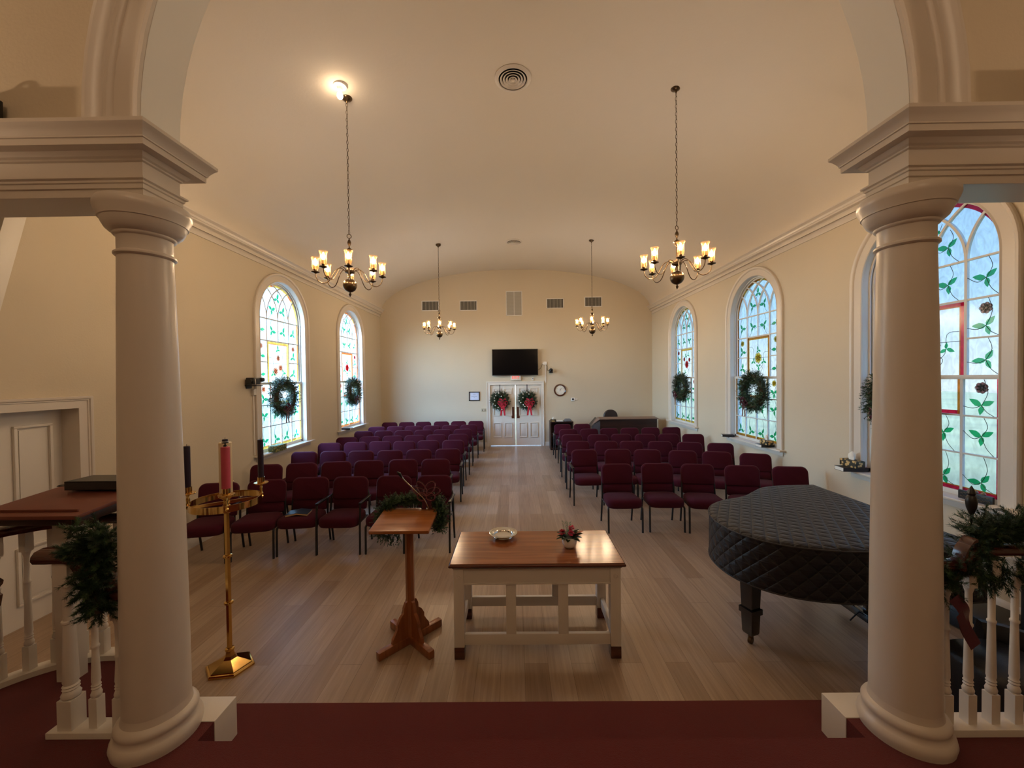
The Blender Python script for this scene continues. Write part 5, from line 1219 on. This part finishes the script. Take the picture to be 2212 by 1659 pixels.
mb = MB(); mb.sweep([((2.10 + .07 * (1 - math.cos(a)), 1.90, 1.262 + .12 * math.sin(a)), (0, 1, 0), (math.cos(a) * .3, 0, math.sin(a) * .3 + .0)) for a in [R(-10 + 11 * i) for i in range(10)]], [(-.028, 0), (.028, 0), (.028, .05), (-.028, .05)]); mb.build('scroll', M_MAHO, t, 40)
# left straight rail
t = thing('railing', 'short white rail with newel and mahogany handrail left of the left column', 'railing', (0, 0, 0))
mb = MB(); mb.span(-2.42, -2.0, 1.90, 1.995, CZ - .02, CZ + .03, bev=.004); mb.build('curb', M_WHITE, t)
for x in (-2.205, -2.085): mb = MB(); baluster(mb, x, 1.947, CZ + .03, 1.17 if x < -2.1 else 1.12, 1.0); mb.build('baluster', M_WHITE, t, 40)
mb = MB(); baluster(mb, -2.335, 1.947, CZ + .03, 1.30, 1.7); mb.build('newel', M_WHITE, t, 40)
handrail(smoothpath([(-2.46, 1.947, 1.30), (-2.40, 1.947, 1.30), (-2.30, 1.947, 1.30), (-2.22, 1.947, 1.27), (-2.16, 1.947, 1.20), (-2.09, 1.947, 1.13), (-2.0, 1.947, 1.10)], 6), par=t, sc=1.5)
mb = MB(); mb.prism([(-2.32, 1.30), (-2.20, 1.30), (-2.10, 1.20), (-2.05, 1.12), (-2.05, 1.08), (-2.12, 1.08), (-2.2, 1.13), (-2.26, 1.21)], -.02, .02, 0, Matrix.Translation((0, 1.947, 0)) @ M90); mb.build('rail_easing', M_MAHO, t, 30)
# bowed pulpit rail
t = thing('railing', 'bowed white baluster rail curving around the pulpit behind the reading desk', 'railing', (0, 0, 0))
RP = .565; an = [R(a) for a in range(180, 10, -4)]
arcpts = [(pc[0] + RP * math.cos(a), pc[1] + RP * math.sin(a)) for a in an]
mb = MB(); mb.sweep([((pc[0], pc[1], 0), (math.cos(a), math.sin(a), 0), (0, 0, 1)) for a in an], [(RP - .05, CZ - .02), (RP + .05, CZ - .02), (RP + .05, CZ + .02), (RP + .04, CZ + .032), (RP - .05, CZ + .032)]); mb.build('curb', M_WHITE, t, 30)
for a in (168.5, 157, 145.5, 134, 122.5, 111, 99.5, 88, 76.5, 65, 53.5, 42, 30.5, 19):
    mb = MB(); baluster(mb, pc[0] + RP * math.cos(R(a)), pc[1] + RP * math.sin(R(a)), CZ + .03, 1.30); mb.build('baluster', M_WHITE, t, 40)
handrail([(x, y, 1.30) for x, y in arcpts], par=t, sc=1.3)
# rail end with greenery at the frame's left edge
t = thing('railing', 'dark mahogany rail end at the far left edge of the platform', 'railing', (0, 0, 0))
handrail(smoothpath([(-3.3, 1.80, 1.30), (-2.75, 1.80, 1.29), (-2.62, 1.80, 1.25), (-2.545, 1.80, 1.22)], 5), par=t, sc=1.4)
mb = MB(); mb.prism([(-3.3, 1.30), (-2.60, 1.27), (-2.50, 1.20), (-2.51, 1.15), (-2.60, 1.02), (-2.8, 1.0), (-3.3, 1.22)], -.02, .02, 0, Matrix.Translation((0, 1.80, 0)) @ M90); mb.build('rail_easing', M_MAHO, t, 30)
mb = MB(); baluster(mb, -3.0, 1.80, CZ + .01, 1.24, 1.4); mb.build('newel', M_WHITE, t, 40)
# ---- pulpit desk
t = thing('reading_desk', 'slanted brown leather pulpit desk above the bowed rail at far left', 'desk', (0, 0, 0))
PD = Matrix.Translation((-2.75, 2.34, 1.492)) @ Matrix.Rotation(R(5), 4, 'X')
mb = MB(); mb.box((0, 0, 0), (.62, .52, .022), 0, PD, bev=.005); mb.build('board', M_LEATHB, t)
mb = MB(); mb.box((0, -.20, .018), (.52, .010, .014), 0, PD, bev=.003); mb.build('book_ledge', M_LEATHB, t)
mb = MB(); mb.box((0, .01, -.036), (.58, .47, .05), 0, PD, bev=.005); mb.build('tray', M_DWOOD, t)
mb = MB(); mb.layers([(-.28, -.2), (.28, -.2), (.28, .2), (-.28, .2)], [(.3, .3, 1.362), (.5, .6, 1.375), (.95, .95, 1.42), (.95, .95, 1.435)], M=Matrix.Translation((-2.75, 2.40, 0))); mb.build('bracket', M_DWOOD, t, 30)
mb = MB(); mb.span(-2.80, -2.70, 2.27, 2.35, CZ, 1.44); mb.build('support', M_WHITE, t)
mb = MB(); mb.tube(smoothpath([(-2.50, 2.12, 1.45), (-2.505, 2.12, 1.41), (-2.52, 2.12, 1.37), (-2.525, 2.12, 1.345)]), .006, 6); mb.tube(smoothpath([(-2.46, 2.12, 1.45), (-2.49, 2.12, 1.42), (-2.51, 2.12, 1.39)]), .005, 6); mb.build('cable', M_BLKP, t)
bb = book((-2.72, 2.50, 1.5265), R(90), 'thick black leather Bible at the top of the pulpit desk', (.17, .34, .055), M_LEATH)
t = thing('eyeglasses', 'dark folded eyeglasses beside the Bible on the pulpit desk', 'eyeglasses', (-2.95, 2.49, 1.5265), R(20))
mb = MB()
for s_ in (-1, 1): mb.torus((s_ * .03, 0, .014), .022, .003, 16, 5)
mb.tube([(-.008, 0, .014), (.008, 0, .014)], .003, 5); mb.tube([(-.05, 0, .014), (.04, .03, .02)], .0025, 5); mb.build('frame', M_BLKP, t)

# ---- rail garlands
def garland(lb, path, n, rad, needle=.034, seed=4, extra=()):
    rq = random.Random(seed); g = thing('garland', lb, 'garland', (0, 0, 0)); pp = smoothpath(path, 8); n = int(n * 1.9); mb = MB(); mb.tube(pp, .012, 5, 2); sp = []
    for i in range(n):
        p = pp[rq.randrange(len(pp))]; d = Vector((rq.uniform(-1, 1), rq.uniform(-.8, .8), rq.uniform(-1, 1))).normalized(); sp.append((p + d * .01, d, rad * rq.uniform(.6, 1.0)))
    for p, d, L in extra: sp.append((p, d, L))
    fir(mb, sp, needle, .0016, 85, rr=rq); mb.build('greenery', [M_FIR, M_FIR2, M_TWIG], g, 0); return g
ex = []
rq = random.Random(31)
for i in range(130): ex.append((Vector((rq.uniform(2.22, 2.6), 1.93, rq.uniform(1.36, 1.46))), (rq.uniform(-.8, .6), rq.uniform(-.4, .4), rq.uniform(-.1, .6)), .11))
g = garland('thick fir garland wound over the handrail right of the right column', [(2.04, 1.93, 1.16), (2.10, 1.90, 1.20), (2.22, 1.92, 1.30), (2.34, 1.93, 1.40), (2.5, 1.93, 1.42), (2.65, 1.93, 1.34), (2.85, 1.93, 1.36), (3.1, 1.93, 1.33)], 150, .12, extra=ex)
rq = random.Random(33); ex = [(Vector((rq.uniform(2.22, 2.6), 1.93, rq.uniform(1.18, 1.30))), (rq.uniform(-.5, .5), rq.uniform(-.4, .4), rq.uniform(-1, 0)), .10) for i in range(130)]
mb = MB(); fir(mb, ex, .034, .0016, 70, rr=rq); mb.build('hanging_greenery', [M_FIR, M_FIR2], g, 0)
mb = MB(); st_ = [((2.045 + .105 * t_ + .012 * math.sin(5 * t_), 1.865 - .012 * math.sin(8 * t_), 1.12 - .23 * t_), (.55, 0, .42), (0, 0, 0)) for t_ in [i / 12 for i in range(13)]]
mb.sweep(st_, [(-.042, 0), (.042, 0)], closed_prof=False, cap=False)
st_ = [((2.055 + .04 * t_, 1.85, 1.05 - .10 * t_), (.5, 0, .5), (0, 0, 0)) for t_ in [i / 6 for i in range(7)]]; mb.sweep(st_, [(-.03, 0), (.03, 0)], closed_prof=False, cap=False)
rb = mb.build('ribbon', M_RIB, g, 60); rb['label'] = 'hanging burgundy ribbon'
ex = []
rq = random.Random(35)
for i in range(120): ex.append((Vector((rq.uniform(-2.24, -2.06), 1.90, rq.uniform(1.08, 1.50))), (rq.uniform(-.9, .5), rq.uniform(-.4, .3), rq.uniform(-.5, .4)), .08))
for i in range(16): ex.append((Vector((-2.19, 1.90, 1.37)), (-1, rq.uniform(-.3, .3), rq.uniform(-.1, .3)), .13))
garland('fir garland hanging over the handrail beside the left column', [(-2.20, 1.92, 1.36), (-2.12, 1.90, 1.42), (-2.09, 1.87, 1.40), (-2.09, 1.86, 1.25), (-2.09, 1.86, 1.08)], 120, .09, extra=ex, seed=6)
garland('small fir sprigs at the far left edge of the picture', [(-3.0, 1.80, 1.36), (-2.80, 1.80, 1.36), (-2.66, 1.80, 1.34)], 50, .07, seed=8)
t = thing('lamp_finial', 'black urn-shaped finial on a thin stem rising from the right garland', 'finial', (2.225, 1.95, 1.346))
mb = MB(); mb.lathe([(0, 0), (.004, 0), (.004, .14), (.010, .15), (.019, .18), (.022, .21), (.017, .235), (.012, .24), (.016, .25), (.010, .27), (.003, .285), (0, .29)], n=16); mb.build('body', M_BLKP, t)

# ---- things right of the right column, on the nave floor
t = thing('tub_chair', 'black upholstered round seat with curved back behind the right rail', 'chair', (2.93, 2.36, 0), R(-90))
mb = MB(); mb.layers(rrect(.46, .44, .14, 6), [(.94, .94, .02), (1, 1, .04), (1, 1, .34), (1.02, 1.02, .38), (1.0, 1.0, .42), (.9, .9, .44)], M=Matrix.Translation((0, 0, 0))); mb.build('seat', M_LEATH, t, 50)
mb = MB(); st_ = []
for i in range(15):
    a = R(20 + 140 * i / 14); st_.append(((0 + .27 * math.cos(a), .05 + .27 * math.sin(a), 0), (math.cos(a), math.sin(a), 0), (0, 0, 1)))
mb.sweep(st_, [(-.03, .10), (.03, .10), (.06, .46), (.04, .52), (.0, .52), (-.02, .46)]); mb.build('backrest', M_LEATH, t, 50)
t = thing('equipment_case', 'black flat equipment case on the floor under the nearest right window', 'case', (3.93, 3.38, 0), R(10))
mb = MB(); mb.box((0, 0, .09), (.42, .5, .16), bev=.012); mb.build('body', M_BLKP, t); mb = MB(); mb.box((0, -.25, .17), (.3, .03, .02)); mb.build('handle', M_BLK, t)
t = thing('loudspeaker', 'tall black loudspeaker against the right wall behind the rail', 'speaker', (4.08, 2.82, 0), R(-90))
mb = MB(); mb.box((0, 0, .42), (.44, .40, .84), bev=.012); mb.build('cabinet', M_BLKP, t); mb = MB(); mb.box((0, -.205, .42), (.38, .012, .76), bev=.005); mb.build('grille', M_BLK, t)

# slanted pale panel high at the far left
t = thing('wall_panel', 'tall pale slanted panel fixed high on the wall above the side door', 'panel', (-HW, 3.16, 2.95))
PM = Matrix.Rotation(R(-12.9), 4, 'X')
mb = MB(); mb.box((.09, -.065, .55), (.16, .13, 1.7), 0, PM, bev=.004); mb.build('board', M_WHITE, t)
mb = MB(); mb.box((.07, -.28, .55), (.12, .30, 1.66), 0, PM, bev=.003); q = mb.build('core', M_BLKP, t); q['label'] = 'black inner face'

# flood lamps standing on the cornice (their shadows fall on the spandrels)
for x, lb in ((-2.52, 'dark floodlight with looped handle on the left cornice'), (2.52, 'dark floodlight on the right cornice')):
    t = thing('floodlight', lb, 'floodlight', (x, ARCHF - .055, 3.366)); mb = MB(); mb.box((0, 0, .07), (.24, .07, .14), bev=.006); mb.build('housing', M_BLKP, t)
    mb = MB(); mb.torus((0, 0, 0), .04, .006, 14, 6, Matrix.Translation((.03, 0, .15)) @ M90); mb.build('handle', M_BLK, t)
